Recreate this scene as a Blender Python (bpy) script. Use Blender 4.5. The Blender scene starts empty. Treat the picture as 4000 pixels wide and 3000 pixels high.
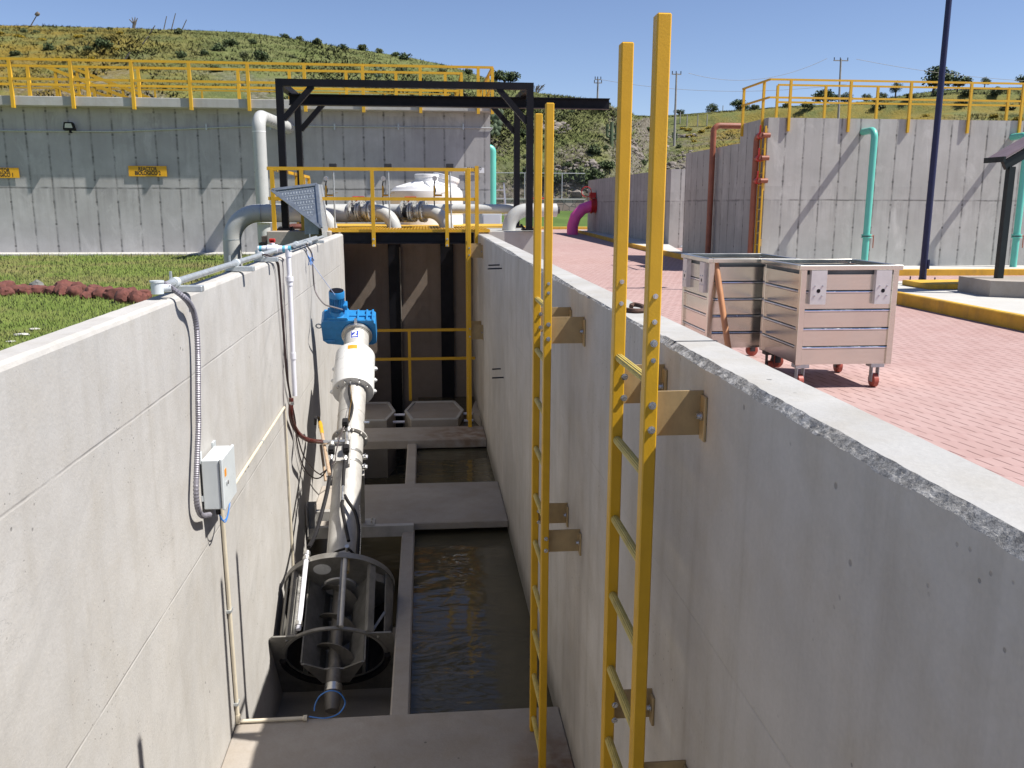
import bpy, bmesh, math, random
import numpy as np
from mathutils import Vector, Matrix
S = bpy.context.scene
C = S.collection
rad = math.radians

# ------------------------------------------------------------------ camera, sky, sun, exposure
# The camera stands at the world origin; heights below are measured from the eye.
FPX, PITCH, YAW, ROLL, IW, IH = 1915.0, 0.200816, 0.098159, 0.003457, 2212.0, 1659.0
_f = Vector((math.sin(YAW)*math.cos(PITCH), math.cos(YAW)*math.cos(PITCH), -math.sin(PITCH)))
_r = Vector((math.cos(YAW), -math.sin(YAW), 0)); _u = _r.cross(_f)
RIGHT = math.cos(ROLL)*_r + math.sin(ROLL)*_u
UP = -math.sin(ROLL)*_r + math.cos(ROLL)*_u
FWD = _f
cam = bpy.data.cameras.new("camera"); camo = bpy.data.objects.new("camera", cam); C.objects.link(camo)
cam.sensor_width = 36.0; cam.lens = 36.0*FPX/IW; cam.clip_start = 0.05; cam.clip_end = 3000
camo.matrix_world = Matrix(((RIGHT.x, UP.x, -FWD.x, 0), (RIGHT.y, UP.y, -FWD.y, 0), (RIGHT.z, UP.z, -FWD.z, 0), (0, 0, 0, 1)))
S.camera = camo

SUN = Vector((0.687, -0.204, 1.0)).normalized()
EL = math.asin(SUN.z); AZ = math.atan2(SUN.x, SUN.y)
W = bpy.data.worlds.new("World"); S.world = W; W.use_nodes = True
wn = W.node_tree.nodes; wl = W.node_tree.links
for n in list(wn): wn.remove(n)
sky = wn.new("ShaderNodeTexSky"); sky.sky_type = 'NISHITA'; sky.sun_disc = False
sky.sun_elevation = EL; sky.sun_rotation = AZ; sky.altitude = 1900; sky.air_density = 1.0; sky.dust_density = 0.6; sky.ozone_density = 1.6
bg = wn.new("ShaderNodeBackground"); bg.inputs[1].default_value = 0.095
wo = wn.new("ShaderNodeOutputWorld"); tint = wn.new('ShaderNodeMix'); tint.data_type = 'RGBA'; tint.blend_type = 'MULTIPLY'; tint.inputs[0].default_value = 1.0; tint.inputs[7].default_value = (0.84, 0.815, 0.90, 1)
wl.new(sky.outputs[0], tint.inputs[6]); wl.new(tint.outputs[2], bg.inputs[0]); wl.new(bg.outputs[0], wo.inputs[0])
sl = bpy.data.lights.new("sun", 'SUN'); sl.energy = 5.0; sl.angle = rad(0.53); sl.color = (1.0, 0.955, 0.89)
so = bpy.data.objects.new("sun", sl); C.objects.link(so); so.rotation_euler = SUN.to_track_quat('Z', 'Y').to_euler(); so.location = (10, -5, 20)
S.view_settings.view_transform = 'Standard'; S.view_settings.look = 'None'; S.view_settings.exposure = 0.64; S.view_settings.gamma = 1.0

# ------------------------------------------------------------------ measuring: a photo pixel seen on a known plane
REG = dict(A1=(0,0,2.212),A2=(1000,0,2.212),A3=(2000,0,2.212),A4=(3000,0,2.212),A5=(0,750,2.212),A6=(1000,750,2.212),A7=(2000,750,2.212),A8=(3000,750,2.212),
 B1=(700,1500,2.2114),B2=(1000,1050,2.765),B3=(1000,1600,2.765),B4=(1000,2100,2.0737),B5=(1350,1450,2.37),B6=(2000,1050,2.2122),B7=(2000,1800,1.3836),B8=(1000,600,2.4578),
 C1=(1850,350,2.4578),C2=(2600,400,2.765),C3=(2600,950,2.212),C4=(600,900,2.765),C5=(0,2000,1.6608),C6=(2700,1500,1.1069),C7=(1300,1500,3.403),C8=(1550,1950,1.5815), D=(0,0,0.553))
def ray(k, x, y):
    x0, y0, f = REG[k]
    if k != 'D': x, y = (x0+x/f)*0.553, (y0+y/f)*0.553
    return FWD + RIGHT*((x-IW/2)/FPX) - UP*((y-IH/2)/FPX)
def onX(k, x, y, v): d = ray(k, x, y); return d*(v/d.x)
def onY(k, x, y, v): d = ray(k, x, y); return d*(v/d.y)
def onZ(k, x, y, v): d = ray(k, x, y); return d*(v/d.z)

# levels and planes (metres from the eye)
ZT, ZF, ZP, ZG, ZL, ZWAT = -0.48, -3.35, -0.41, -1.72, -1.36, -3.5
XL, XR, YE, YB = -1.28, 0.86, 14.5, 16.02

# ------------------------------------------------------------------ mesh helpers
ORG = {}
def link(o): C.objects.link(o); return o
def smooth_sharp(me, ang=32):
    me.polygons.foreach_set("use_smooth", [True]*len(me.polygons))
    try: me.set_sharp_from_angle(angle=rad(ang))
    except Exception: pass
def frame_of(d, up=None):
    d = Vector(d).normalized()
    up = Vector(up) if up is not None else Vector((0, 0, 1))
    if abs(d.dot(up)) > 0.98: up = Vector((0, 1, 0)) if abs(d.y) < 0.9 else Vector((1, 0, 0))
    a = up.cross(d).normalized(); b = d.cross(a).normalized()
    return d, a, b
def text_mesh(name, cu):
    """lettering as real mesh"""
    o = bpy.data.objects.new(name, cu); link(o); dg = bpy.context.evaluated_depsgraph_get()
    me = bpy.data.meshes.new_from_object(o.evaluated_get(dg)); mats = [m for m in cu.materials]; bpy.data.objects.remove(o); me.name = name
    me.materials.clear(); [me.materials.append(m) for m in mats]; return me
class MB:
    def __init__(s): s.v = []; s.f = []
    def add(s, vs, fs):
        o = len(s.v); s.v += [tuple(p) for p in vs]; s.f += [tuple(i+o for i in q) for q in fs]; return s
    def box(s, c, d, M=None, bev=0.0):
        bm = bmesh.new(); bmesh.ops.create_cube(bm, size=1.0)
        for v in bm.verts: v.co = Vector((v.co.x*d[0], v.co.y*d[1], v.co.z*d[2]))
        if bev: bmesh.ops.bevel(bm, geom=bm.edges[:], offset=bev, segments=1, affect='EDGES', profile=0.5)
        bm.verts.index_update()
        R = M if M is not None else Matrix.Identity(3)
        s.add([R @ v.co + Vector(c) for v in bm.verts], [[v.index for v in f.verts] for f in bm.faces]); bm.free(); return s
    def span(s, a, b, bev=0.0):
        a, b = Vector(a), Vector(b)
        return s.box((a+b)/2, (abs(b.x-a.x), abs(b.y-a.y), abs(b.z-a.z)), bev=bev)
    def bar(s, a, b, w, h, up=None, bev=0.0):
        a, b = Vector(a), Vector(b); d, p, q = frame_of(b-a, up)
        M = Matrix(((p.x, q.x, d.x), (p.y, q.y, d.y), (p.z, q.z, d.z)))
        return s.box((a+b)/2, (w, h, (b-a).length), M, bev)
    def tube(s, pts, r, seg=12, cap=True):
        pts = [Vector(p) for p in pts]; n = len(pts); rr = r if isinstance(r, (list, tuple)) else [r]*n
        T = [(pts[min(i+1, n-1)]-pts[max(i-1, 0)]).normalized() for i in range(n)]
        d, a, b = frame_of(T[0]); vs = []
        for i in range(n):
            if i:
                ax = T[i-1].cross(T[i])
                if ax.length > 1e-7:
                    R = Matrix.Rotation(T[i-1].angle(T[i]), 3, ax.normalized()); a = R @ a
                b = T[i].cross(a).normalized(); a = b.cross(T[i]).normalized()
            for k in range(seg):
                t = 2*math.pi*k/seg; vs.append(pts[i]+(a*math.cos(t)+b*math.sin(t))*rr[i])
        fs = [(i*seg+k, i*seg+(k+1) % seg, (i+1)*seg+(k+1) % seg, (i+1)*seg+k) for i in range(n-1) for k in range(seg)]
        if cap: fs += [tuple(range(seg-1, -1, -1)), tuple(range((n-1)*seg, n*seg))]
        return s.add(vs, fs)
    def lathe(s, o, d, prof, seg=24, cap=True, up=None):
        o = Vector(o); d, a, b = frame_of(d, up); vs = []; n = len(prof)
        for t, r in prof:
            for k in range(seg):
                q = 2*math.pi*k/seg; vs.append(o+d*t+(a*math.cos(q)+b*math.sin(q))*max(r, 1e-4))
        fs = [(i*seg+k, i*seg+(k+1) % seg, (i+1)*seg+(k+1) % seg, (i+1)*seg+k) for i in range(n-1) for k in range(seg)]
        if cap: fs += [tuple(range(seg-1, -1, -1)), tuple(range((n-1)*seg, n*seg))]
        return s.add(vs, fs)
    def prism(s, poly, vec):
        poly = [Vector(p) for p in poly]; n = len(poly); v = Vector(vec)
        return s.add(poly+[p+v for p in poly], [tuple(range(n-1, -1, -1)), tuple(range(n, 2*n))]+[(i, (i+1) % n, n+(i+1) % n, n+i) for i in range(n)])
    def quad(s, a, b, c, d): return s.add([a, b, c, d], [(0, 1, 2, 3)])
    def ball(s, c, r, sub=2, sc=(1, 1, 1), jit=0.0, rnd=None):
        bm = bmesh.new(); bmesh.ops.create_icosphere(bm, subdivisions=sub, radius=r)
        vs = []
        for v in bm.verts:
            k = 1+(rnd.uniform(-jit, jit) if jit else 0); vs.append(Vector((v.co.x*sc[0]*k, v.co.y*sc[1]*k, v.co.z*sc[2]*k))+Vector(c))
        bm.verts.index_update(); s.add(vs, [[v.index for v in f.verts] for f in bm.faces]); bm.free(); return s
    def rock(s, c, r, sc, rnd, sub=3, amp=0.28):
        from mathutils import noise
        bm = bmesh.new(); bmesh.ops.create_icosphere(bm, subdivisions=sub, radius=1.0); o = Vector((rnd.uniform(0, 50), rnd.uniform(0, 50), 0)); vs = []
        for v in bm.verts:
            k = 1+amp*(noise.noise(v.co*1.3+o)+0.5*noise.noise(v.co*3.1+o)+0.35*noise.noise(v.co*7+o)); q = v.co*k*r; vs.append(Vector((q.x*sc[0], q.y*sc[1], q.z*sc[2]))+Vector(c))
        bm.verts.index_update(); s.add(vs, [[v.index for v in f.verts] for f in bm.faces]); bm.free(); return s
    def bolt(s, c, d, r=0.008, h=0.008):
        return s.lathe(c, d, [(0, r*1.5), (h*0.25, r*1.5), (h*0.25, r), (h, r*0.9)], seg=8)
    def build(s, name, mat, parent=None, org=None, flat=False):
        me = bpy.data.meshes.new(name); V = np.array(s.v, dtype=float)
        if parent is not None: O = ORG[parent.name]
        elif org is not None: O = Vector(org)
        else:
            mn, mx = V.min(0), V.max(0); O = Vector(((mn[0]+mx[0])/2, (mn[1]+mx[1])/2, mn[2]))
        me.from_pydata((V-np.array(O)).tolist(), [], s.f); me.validate(); me.update()
        bm = bmesh.new(); bm.from_mesh(me); bmesh.ops.recalc_face_normals(bm, faces=bm.faces[:]); bm.to_mesh(me); bm.free()
        if not flat: smooth_sharp(me)
        me.materials.append(mat)
        o = bpy.data.objects.new(name, me); link(o)
        if parent is not None: o.parent = parent
        else: o.location = O
        ORG[o.name] = O
        return o
def thing(name, label, cat, loc, group=None):
    o = bpy.data.objects.new(name, None); link(o); o.location = loc; o.empty_display_size = 0.1
    ORG[o.name] = Vector(loc); return tag(o, label, cat, group)
def tag(o, label, cat, group=None):
    o['label'] = label; o['category'] = cat
    if group: o['group'] = group
    return o
def struct(o): o['kind'] = 'structure'; return o
def stuff(o): o['kind'] = 'stuff'; return o
def kids(o): return [c for c in bpy.data.objects if c.parent == o]
def copy_tree(o, parent=None):
    c = o.copy(); link(c); c.parent = parent
    for ch in kids(o): copy_tree(ch, c)
    return c
def cr(pts, n=6):
    """smooth curve through points"""
    P = [Vector(p) for p in pts]; P = [P[0]*2-P[1]]+P+[P[-1]*2-P[-2]]; out = []
    for i in range(1, len(P)-2):
        a, b, c, d = P[i-1:i+3]
        for k in range(n):
            t = k/n; out.append(0.5*((2*b)+(c-a)*t+(2*a-5*b+4*c-d)*t*t+(3*b-a-3*c+d)*t**3))
    return out+[P[-2]]
def fil(pts, r, n=8):
    """polyline with rounded corners"""
    P = [Vector(p) for p in pts]; out = [P[0]]
    for i in range(1, len(P)-1):
        u = (P[i-1]-P[i]).normalized(); v = (P[i+1]-P[i]).normalized(); h = u.angle(v)/2
        rr = r[i-1] if isinstance(r, (list, tuple)) else r
        L = rr/math.tan(h); c = P[i]+(u+v).normalized()*(rr/math.sin(h))
        a = P[i]+u*L-c; b = P[i]+v*L-c; ang = a.angle(b)
        for k in range(n+1):
            t = k/n; out.append(c+(a*math.sin((1-t)*ang)+b*math.sin(t*ang))/math.sin(ang))
    return out+[P[-1]]
def np_mesh(name, V, F, mat):
    me = bpy.data.meshes.new(name); k = F.shape[1]
    me.vertices.add(len(V)); me.vertices.foreach_set("co", np.asarray(V, dtype=np.float32).ravel())
    me.loops.add(F.size); me.loops.foreach_set("vertex_index", F.ravel().astype(np.int32))
    me.polygons.add(len(F)); me.polygons.foreach_set("loop_start", np.arange(0, F.size, k, dtype=np.int32))
    me.update(calc_edges=True); me.validate(); me.materials.append(mat); return me

# ------------------------------------------------------------------ materials
class NT:
    def __init__(s, name):
        s.m = bpy.data.materials.new(name); s.m.use_nodes = True; t = s.m.node_tree; s.n = t.nodes; s.l = t.links
        s.b = s.n["Principled BSDF"]; s.out = s.n["Material Output"]
    def new(s, t, **k):
        n = s.n.new(t)
        for a, v in k.items(): setattr(n, a, v)
        return n
    def set(s, i, v):
        if hasattr(v, 'is_output'): s.l.new(v, i)
        else: i.default_value = v
    def pos(s): return s.new("ShaderNodeNewGeometry").outputs["Position"]
    def obj(s): return s.new("ShaderNodeTexCoord").outputs["Object"]
    def scale(s, v, sc):
        n = s.new("ShaderNodeVectorMath", operation='MULTIPLY'); s.l.new(v, n.inputs[0]); n.inputs[1].default_value = sc; return n.outputs[0]
    def noise(s, v, sc, det=4, rough=0.55, dist=0.0):
        n = s.new("ShaderNodeTexNoise"); s.l.new(v, n.inputs["Vector"]); n.inputs["Scale"].default_value = sc; n.inputs["Detail"].default_value = det
        n.inputs["Roughness"].default_value = rough; n.inputs["Distortion"].default_value = dist; return n.outputs["Fac"]
    def vor(s, v, sc, feat='F1'):
        n = s.new("ShaderNodeTexVoronoi", feature=feat); s.l.new(v, n.inputs["Vector"]); n.inputs["Scale"].default_value = sc; return n.outputs["Distance"]
    def ramp(s, f, a, b, ca=0.0, cb=1.0):
        n = s.new("ShaderNodeMapRange"); n.clamp = True; s.set(n.inputs[0], f)
        for i, v in zip((1, 2, 3, 4), (a, b, ca, cb)): n.inputs[i].default_value = v
        return n.outputs[0]
    def math(s, op, a, b=0.0, c=0.0):
        n = s.new("ShaderNodeMath", operation=op); s.set(n.inputs[0], a); s.set(n.inputs[1], b); s.set(n.inputs[2], c); return n.outputs[0]
    def mix(s, f, a, b, mode='MIX'):
        n = s.new("ShaderNodeMix", data_type='RGBA', blend_type=mode); s.set(n.inputs[0], f)
        for i, v in ((6, a), (7, b)):
            if isinstance(v, tuple): v = (v+(1.0,))[:4]
            s.set(n.inputs[i], v)
        return n.outputs[2]
    def xyz(s, v):
        n = s.new("ShaderNodeSeparateXYZ"); s.l.new(v, n.inputs[0]); return n.outputs
    def bump(s, h, st=0.3, d=0.01):
        n = s.new("ShaderNodeBump"); n.inputs["Strength"].default_value = st; n.inputs["Distance"].default_value = d; s.l.new(h, n.inputs["Height"]); s.l.new(n.outputs[0], s.b.inputs["Normal"])
    def done(s, col, rough=0.6, metal=0.0, spec=0.5):
        s.set(s.b.inputs["Base Color"], (col+(1.0,))[:4] if isinstance(col, tuple) else col)
        s.set(s.b.inputs["Roughness"], rough); s.set(s.b.inputs["Metallic"], metal); s.b.inputs["Specular IOR Level"].default_value = spec; return s.m
def soft_normal(t, k=0.45):
    g = t.new("ShaderNodeNewGeometry"); a = t.scale(g.outputs["Normal"], (k, k, k)); n = t.new("ShaderNodeVectorMath", operation='ADD'); t.l.new(a, n.inputs[0]); n.inputs[1].default_value = (0, 0, 1)
    q = t.new("ShaderNodeVectorMath", operation='NORMALIZE'); t.l.new(n.outputs[0], q.inputs[0]); t.l.new(q.outputs[0], t.b.inputs["Normal"])
def mul(c, k): return tuple(x*k for x in c)
def paint(name, col, rough=0.45, metal=0.0, var=0.12, sc=6.0, bump=0.0, bsc=60, dirt=0.0, dcol=(0.12, 0.09, 0.06), spec=0.5):
    t = NT(name); p = t.obj(); n = t.noise(p, sc, 5)
    c = t.mix(t.ramp(n, 0.3, 0.7), mul(col, 1-var), mul(col, 1+var))
    if dirt: c = t.mix(t.math('MULTIPLY', t.ramp(t.noise(t.scale(p, (1, 1, 0.35)), sc*1.7, 6, 0.65), 0.5, 0.75), dirt), c, dcol)
    r = t.ramp(t.noise(p, sc*2.3, 4), 0.3, 0.7, max(0.03, rough-0.08), rough+0.1)
    if bump: t.bump(t.noise(p, bsc, 4), bump, 0.004)
    return t.done(c, r, metal, spec)
def concrete(name, base, stain=0.35, streak=0.3, pits=0.5, joints=None, hlines=(), tint=(0.9, 0.82, 0.68), bump=0.35, rustz=None, drip=False, wet=None, coarse=False, smear=0.0):
    t = NT(name); p = t.pos(); X = t.xyz(p)
    big = t.noise(p, 0.9, 6, 0.6, 0.4); med = t.noise(p, 4.0, 6, 0.62); fine = t.noise(p, 70, 4, 0.6)
    st = t.noise(t.scale(p, (5.0, 5.0, 0.35)), 1.6, 6, 0.62)
    c = t.mix(t.ramp(big, 0.35, 0.68), mul(base, 1-stain*0.42), mul(base, 1.06))
    c = t.mix(t.math('MULTIPLY', t.ramp(med, 0.42, 0.75), stain), c, tuple(b*m*0.78 for b, m in zip(base, tint)))
    c = t.mix(t.math('MULTIPLY', t.ramp(st, 0.5, 0.74), streak), c, tuple(b*m*0.55 for b, m in zip(base, tint)))
    c = t.mix(t.math('MULTIPLY', t.ramp(st, 0.46, 0.28), streak*0.45), c, mul(base, 1.18))
    c = t.mix(t.ramp(fine, 0.3, 0.7), t.mix(1.0, c, (0.93, 0.93, 0.93), 'MULTIPLY'), c)
    h = t.math('ADD', t.math('MULTIPLY', fine, 0.35), t.math('MULTIPLY', med, 0.8))
    if pits:
        pv = t.vor(p, 9.0); pm = t.ramp(pv, 0.085, 0.055); gate = t.ramp(t.noise(p, 3.1, 3), 0.55, 0.62)
        pm = t.math('MULTIPLY', t.math('MULTIPLY', pm, gate), pits)
        c = t.mix(pm, c, mul(base, 0.22)); h = t.math('SUBTRACT', h, pm)
    if joints:
        ax, x0, spc, w = joints
        wob = t.math('MULTIPLY', t.math('SUBTRACT', t.noise(p, 3.0, 3), 0.5), 0.02)
        q = t.math('ADD', X[ax], wob); q = t.math('DIVIDE', t.math('SUBTRACT', q, x0), spc)
        fr = t.math('ABSOLUTE', t.math('SUBTRACT', t.math('FRACT', q), 0.5))
        pan = t.new("ShaderNodeTexWhiteNoise", noise_dimensions='1D'); t.l.new(t.math('FLOOR', q), pan.inputs["W"])
        c = t.mix(t.ramp(pan.outputs[0], 0, 1, 0, 0.5), c, mul(base, 0.74))
        near = t.ramp(fr, 0.5-4*w/spc, 0.5-0.5*w/spc); gate = t.ramp(t.noise(t.scale(p, (1, 1, 1)), 3.5, 4, 0.7), 0.32, 0.62)
        m = t.math('MULTIPLY', t.math('POWER', near, 2.0), gate)
        c = t.mix(t.math('MULTIPLY', m, 0.85), c, mul(base, 0.25)); h = t.math('SUBTRACT', h, m)
        zf = t.math('ABSOLUTE', t.math('SUBTRACT', t.math('FRACT', t.math('DIVIDE', X[2], 0.58)), 0.5))
        dm = t.math('MULTIPLY', t.ramp(zf, 0.44, 0.475), t.ramp(fr, 0.5-2.6*w/spc, 0.5-1.2*w/spc)); dm = t.math('MULTIPLY', dm, t.ramp(t.noise(p, 2.7, 3), 0.42, 0.52))
        c = t.mix(t.math('MULTIPLY', dm, 0.8), c, mul(base, 0.2))
    for z, w, k in hlines:
        wob = t.math('MULTIPLY', t.math('SUBTRACT', t.noise(p, 1.2, 4, 0.7), 0.5), w*1.5)
        dz = t.math('ABSOLUTE', t.math('SUBTRACT', t.math('ADD', X[2], wob), z))
        m = t.math('MULTIPLY', t.ramp(dz, w, w*0.2), t.ramp(t.noise(p, 2.6, 3), 0.3, 0.55))
        c = t.mix(t.math('MULTIPLY', m, k), c, mul(base, 0.3)); h = t.math('SUBTRACT', h, t.math('MULTIPLY', m, 0.6))
    if smear:
        d = t.new("ShaderNodeVectorMath", operation='DOT_PRODUCT'); t.l.new(p, d.inputs[0]); d.inputs[1].default_value = (0, 0.55, -1.0)
        cm = t.new("ShaderNodeCombineXYZ"); t.l.new(t.math('MULTIPLY', d.outputs["Value"], 2.2), cm.inputs[0]); t.l.new(t.math('MULTIPLY', X[1], 0.45), cm.inputs[1])
        sm = t.noise(cm.outputs[0], 1.3, 5, 0.6, 0.8); c = t.mix(t.ramp(sm, 0.56, 0.74, 0, smear), c, mul(base, 0.72)); c = t.mix(t.ramp(sm, 0.42, 0.25, 0, smear*0.6), c, mul(base, 1.12))
        pn = t.math('MULTIPLY', t.ramp(t.vor(p, 26), 0.13, 0.09), t.ramp(t.noise(p, 2.0, 4), 0.52, 0.6)); c = t.mix(t.math('MULTIPLY', pn, 0.7), c, mul(base, 0.35)); h = t.math('SUBTRACT', h, pn)
        cv = t.vor(t.scale(p, (1, 1, 1)), 0.55, 'F1') if False else t.noise(p, 0.8, 8, 0.7, 1.0)
        crk = t.ramp(t.math('ABSOLUTE', t.math('SUBTRACT', cv, 0.5)), 0.0022, 0.0006); crk = t.math('MULTIPLY', crk, t.ramp(t.noise(p, 0.9, 2), 0.52, 0.6)); c = t.mix(t.math('MULTIPLY', crk, 0.45), c, mul(base, 0.4))
    if coarse:
        g = t.noise(p, 55, 6, 0.75); g2 = t.noise(p, 18, 5, 0.7)
        c = t.mix(t.ramp(g, 0.40, 0.6), mul(base, 0.35), c); c = t.mix(t.ramp(g2, 0.5, 0.66, 0, 0.6), c, mul(base, 1.6)); c = t.mix(t.ramp(X[1], 2.6, 1.4, 0, 0.15), c, mul(base, 0.5)); h = t.math('ADD', g, t.math('MULTIPLY', g2, 1.5))
    if wet is not None:
        zz = t.math('ADD', X[2], t.math('MULTIPLY', t.math('SUBTRACT', st, 0.5), 0.35))
        c = t.mix(t.ramp(zz, wet+0.1, wet-0.12, 0, 0.65), c, (0.07, 0.062, 0.045))
    if rustz:
        rx, ry, rr = rustz
        dv = t.new("ShaderNodeVectorMath", operation='DISTANCE'); t.l.new(t.scale(p, (1, 1, 0)), dv.inputs[0]); dv.inputs[1].default_value = (rx, ry, 0)
        m = t.math('MULTIPLY', t.ramp(dv.outputs["Value"], rr, rr*0.2), t.ramp(t.noise(p, 6, 4), 0.35, 0.6))
        c = t.mix(t.math('MULTIPLY', m, 0.7), c, (0.16, 0.075, 0.03))
    if drip:
        z0 = hlines[0][0]
        for za, zb, k in ((z0, z0-0.75, 0.5), (z0+0.35, z0, 0.35), (2.3, 1.5, 0.4)):
            m = t.math('MULTIPLY', t.ramp(X[2], zb, za), t.math('LESS_THAN', X[2], za)) if za > zb else 0.0
            m = t.math('MULTIPLY', m, t.ramp(t.noise(t.scale(p, (3.2, 3.2, 0.25)), 1.3, 5, 0.65), 0.46, 0.62))
            c = t.mix(t.math('MULTIPLY', m, k), c, mul(base, 0.42))
        eff = t.math('MULTIPLY', t.ramp(t.noise(t.scale(p, (1.5, 1.5, 0.8)), 1.1, 6, 0.7, 0.6), 0.56, 0.7), 0.4); c = t.mix(eff, c, mul(base, 1.3))
    t.bump(h, bump, 0.012)
    return t.done(c, 0.85, 0, 0.25)
YEL = (0.60, 0.335, 0.012)
M = {}
M['conc_l'] = concrete('pale_concrete', (0.485, 0.47, 0.445), 0.28, 0.2, 0.6, smear=0.5, hlines=((-0.93, 0.008, 0.2), (-1.95, 0.008, 0.08)))
M['conc_r'] = concrete('stained_concrete', (0.525, 0.49, 0.445), 0.45, 0.34, 0.5, hlines=((-1.33, 0.006, 0.12),), wet=-3.3, smear=0.35)
M['conc_top'] = concrete('wall_top_concrete', (0.45, 0.445, 0.43), 0.5, 0.05, 0.7)
M['conc_rough'] = concrete('broken_concrete', (0.43, 0.425, 0.415), 0.6, 0.0, 1.0, bump=0.8, coarse=True)
M['conc_slab'] = concrete('slab_concrete', (0.39, 0.35, 0.305), 0.45, 0.05, 0.6)
M['conc_floor'] = concrete('near_floor_concrete', (0.40, 0.36, 0.315), 0.5, 0.05, 0.8, rustz=(0.80, 4.8, 0.42))
M['conc_rust'] = concrete('rust_stained_slab', (0.39, 0.35, 0.305), 0.45, 0.05, 0.5, rustz=(0.6, 12.75, 0.9))
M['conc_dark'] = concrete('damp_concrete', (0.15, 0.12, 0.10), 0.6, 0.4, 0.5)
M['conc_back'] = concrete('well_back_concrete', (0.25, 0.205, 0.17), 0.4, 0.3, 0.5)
M['conc_tank'] = concrete('left_tank_concrete', (0.455, 0.447, 0.44), 0.45, 0.28, 0.5, drip=True, tint=(0.96, 0.94, 0.9), joints=(0, 0.05, 0.545, 0.014), hlines=((0.36, 0.035, 0.9),))
M['conc_cope'] = concrete('coping_concrete', (0.44, 0.44, 0.42), 0.35, 0.2, 0.3)
M['conc_tank2'] = concrete('right_tank_concrete', (0.475, 0.47, 0.445), 0.4, 0.25, 0.5, drip=True, tint=(0.98, 0.96, 0.93), joints=(0, 0.3, 0.49, 0.013), hlines=((0.11, 0.03, 0.9),))
M['conc_tank2s'] = concrete('right_tank_side_concrete', (0.475, 0.472, 0.435), 0.45, 0.28, 0.3, drip=True, tint=(0.97, 0.95, 0.92), joints=(1, 0.3, 0.62, 0.014), hlines=((0.11, 0.04, 0.7),))
M['conc_pave'] = concrete('pavement_concrete', (0.52, 0.51, 0.48), 0.25, 0.02, 0.3)
M['yellow'] = paint('yellow_fibreglass', YEL, 0.38, 0, 0.06, 9, 0.12, 160, 0.15, (0.3, 0.17, 0.02))
M['yellow_far'] = paint('yellow_rail_paint', (0.62, 0.36, 0.018), 0.5, 0, 0.06, 3)
M['rung'] = paint('pale_yellow_rung', (0.52, 0.40, 0.10), 0.55, 0, 0.15, 14, 0.2, 90, 0.3)
M['kerb_y'] = paint('yellow_kerb_paint', (0.58, 0.34, 0.03), 0.7, 0, 0.15, 3, 0.3, 40, 0.35)
M['tan'] = paint('tan_primer_steel', (0.40, 0.29, 0.145), 0.5, 0.15, 0.12, 10, 0.1, 80, 0.25)
M['black'] = paint('black_painted_steel', (0.006, 0.006, 0.009), 0.5, 0, 0.3, 5, spec=0.2)
M['iron'] = paint('grey_cast_iron_flanges', (0.5, 0.5, 0.48), 0.35, 0.4, 0.3, 9, 0, 60, 0.4, (0.03, 0.03, 0.03))
M['dark'] = paint('dark_iron', (0.045, 0.045, 0.05), 0.4, 0.5, 0.3, 20)
M['rubber'] = paint('black_rubber', (0.011, 0.010, 0.011), 0.55, 0, 0.3, 20, spec=0.3)
M['hose_r'] = paint('red_brown_hose', (0.075, 0.016, 0.012), 0.35, 0, 0.2, 12)
M['grey_pipe'] = paint('pale_grey_pipe_paint', (0.47, 0.475, 0.455), 0.32, 0, 0.05, 3, 0, 60, 0.15, (0.25, 0.23, 0.2))
M['steel'] = paint('stainless_steel', (0.62, 0.61, 0.58), 0.3, 0.9, 0.1, 7, 0.05, 90, 0.2, (0.3, 0.27, 0.22))
M['steel_mat'] = paint('dull_stainless_steel', (0.47, 0.455, 0.425), 0.5, 0.25, 0.12, 7, 0.08, 60, 0.3, (0.16, 0.13, 0.1))
M['cage'] = paint('shade_darkened_cage', (0.215, 0.205, 0.185), 0.45, 0.3, 0.18, 9, 0.08, 60, 0.45, (0.08, 0.07, 0.055))  # stainless darkened in its colour for the dim light around the basket
M['steel_dk'] = paint('soiled_shade_dark_steel', (0.19, 0.175, 0.155), 0.5, 0.4, 0.2, 9, 0.1, 60, 0.5, (0.06, 0.05, 0.04))  # soiling, plus a base darkened to stand for shade in the drum
M['drum_shade'] = paint('shade_dark_screen', (0.05, 0.045, 0.04), 0.6, 0.2, 0.3, 9)  # near-black colour stands in for the shade inside the drum
M['bin_shade'] = paint('blue_grey_bin_shade', (0.10, 0.125, 0.135), 0.5, 0.3, 0.2, 4)  # dark colour imitating shade on the inner bin walls
M['weld'] = paint('matt_welded_steel', (0.60, 0.585, 0.57), 0.45, 0.35, 0.08, 12)
M['seam'] = paint('highlight_seam_steel', (0.85, 0.85, 0.87), 0.18, 1.0, 0.05, 20)  # lighter than the panels, so the folds carry a painted highlight line
M['zinc'] = paint('galvanised_steel', (0.46, 0.49, 0.50), 0.4, 0.5, 0.15, 25)
M['tread'] = paint('grey_tread_plate', (0.27, 0.30, 0.34), 0.4, 0.5, 0.15, 12)
M['chrome'] = paint('bright_bolt_steel', (0.6, 0.6, 0.6), 0.25, 0.9, 0.15, 40)
M['blue_m'] = paint('blue_motor_paint', (0.02, 0.20, 0.47), 0.35, 0, 0.12, 12, 0.1, 90, 0.1)
M['white'] = paint('white_coating', (0.66, 0.66, 0.645), 0.3, 0, 0.03, 5, 0, 60, 0.06, (0.4, 0.38, 0.33))
M['pvc'] = paint('white_plastic_pipe', (0.72, 0.72, 0.78), 0.35, 0, 0.04, 10)
M['primer_b'] = paint('blue_glue_band', (0.12, 0.42, 0.55), 0.5, 0, 0.2, 30)
M['beige'] = paint('beige_conduit', (0.60, 0.54, 0.42), 0.5, 0, 0.08, 12)
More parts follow.
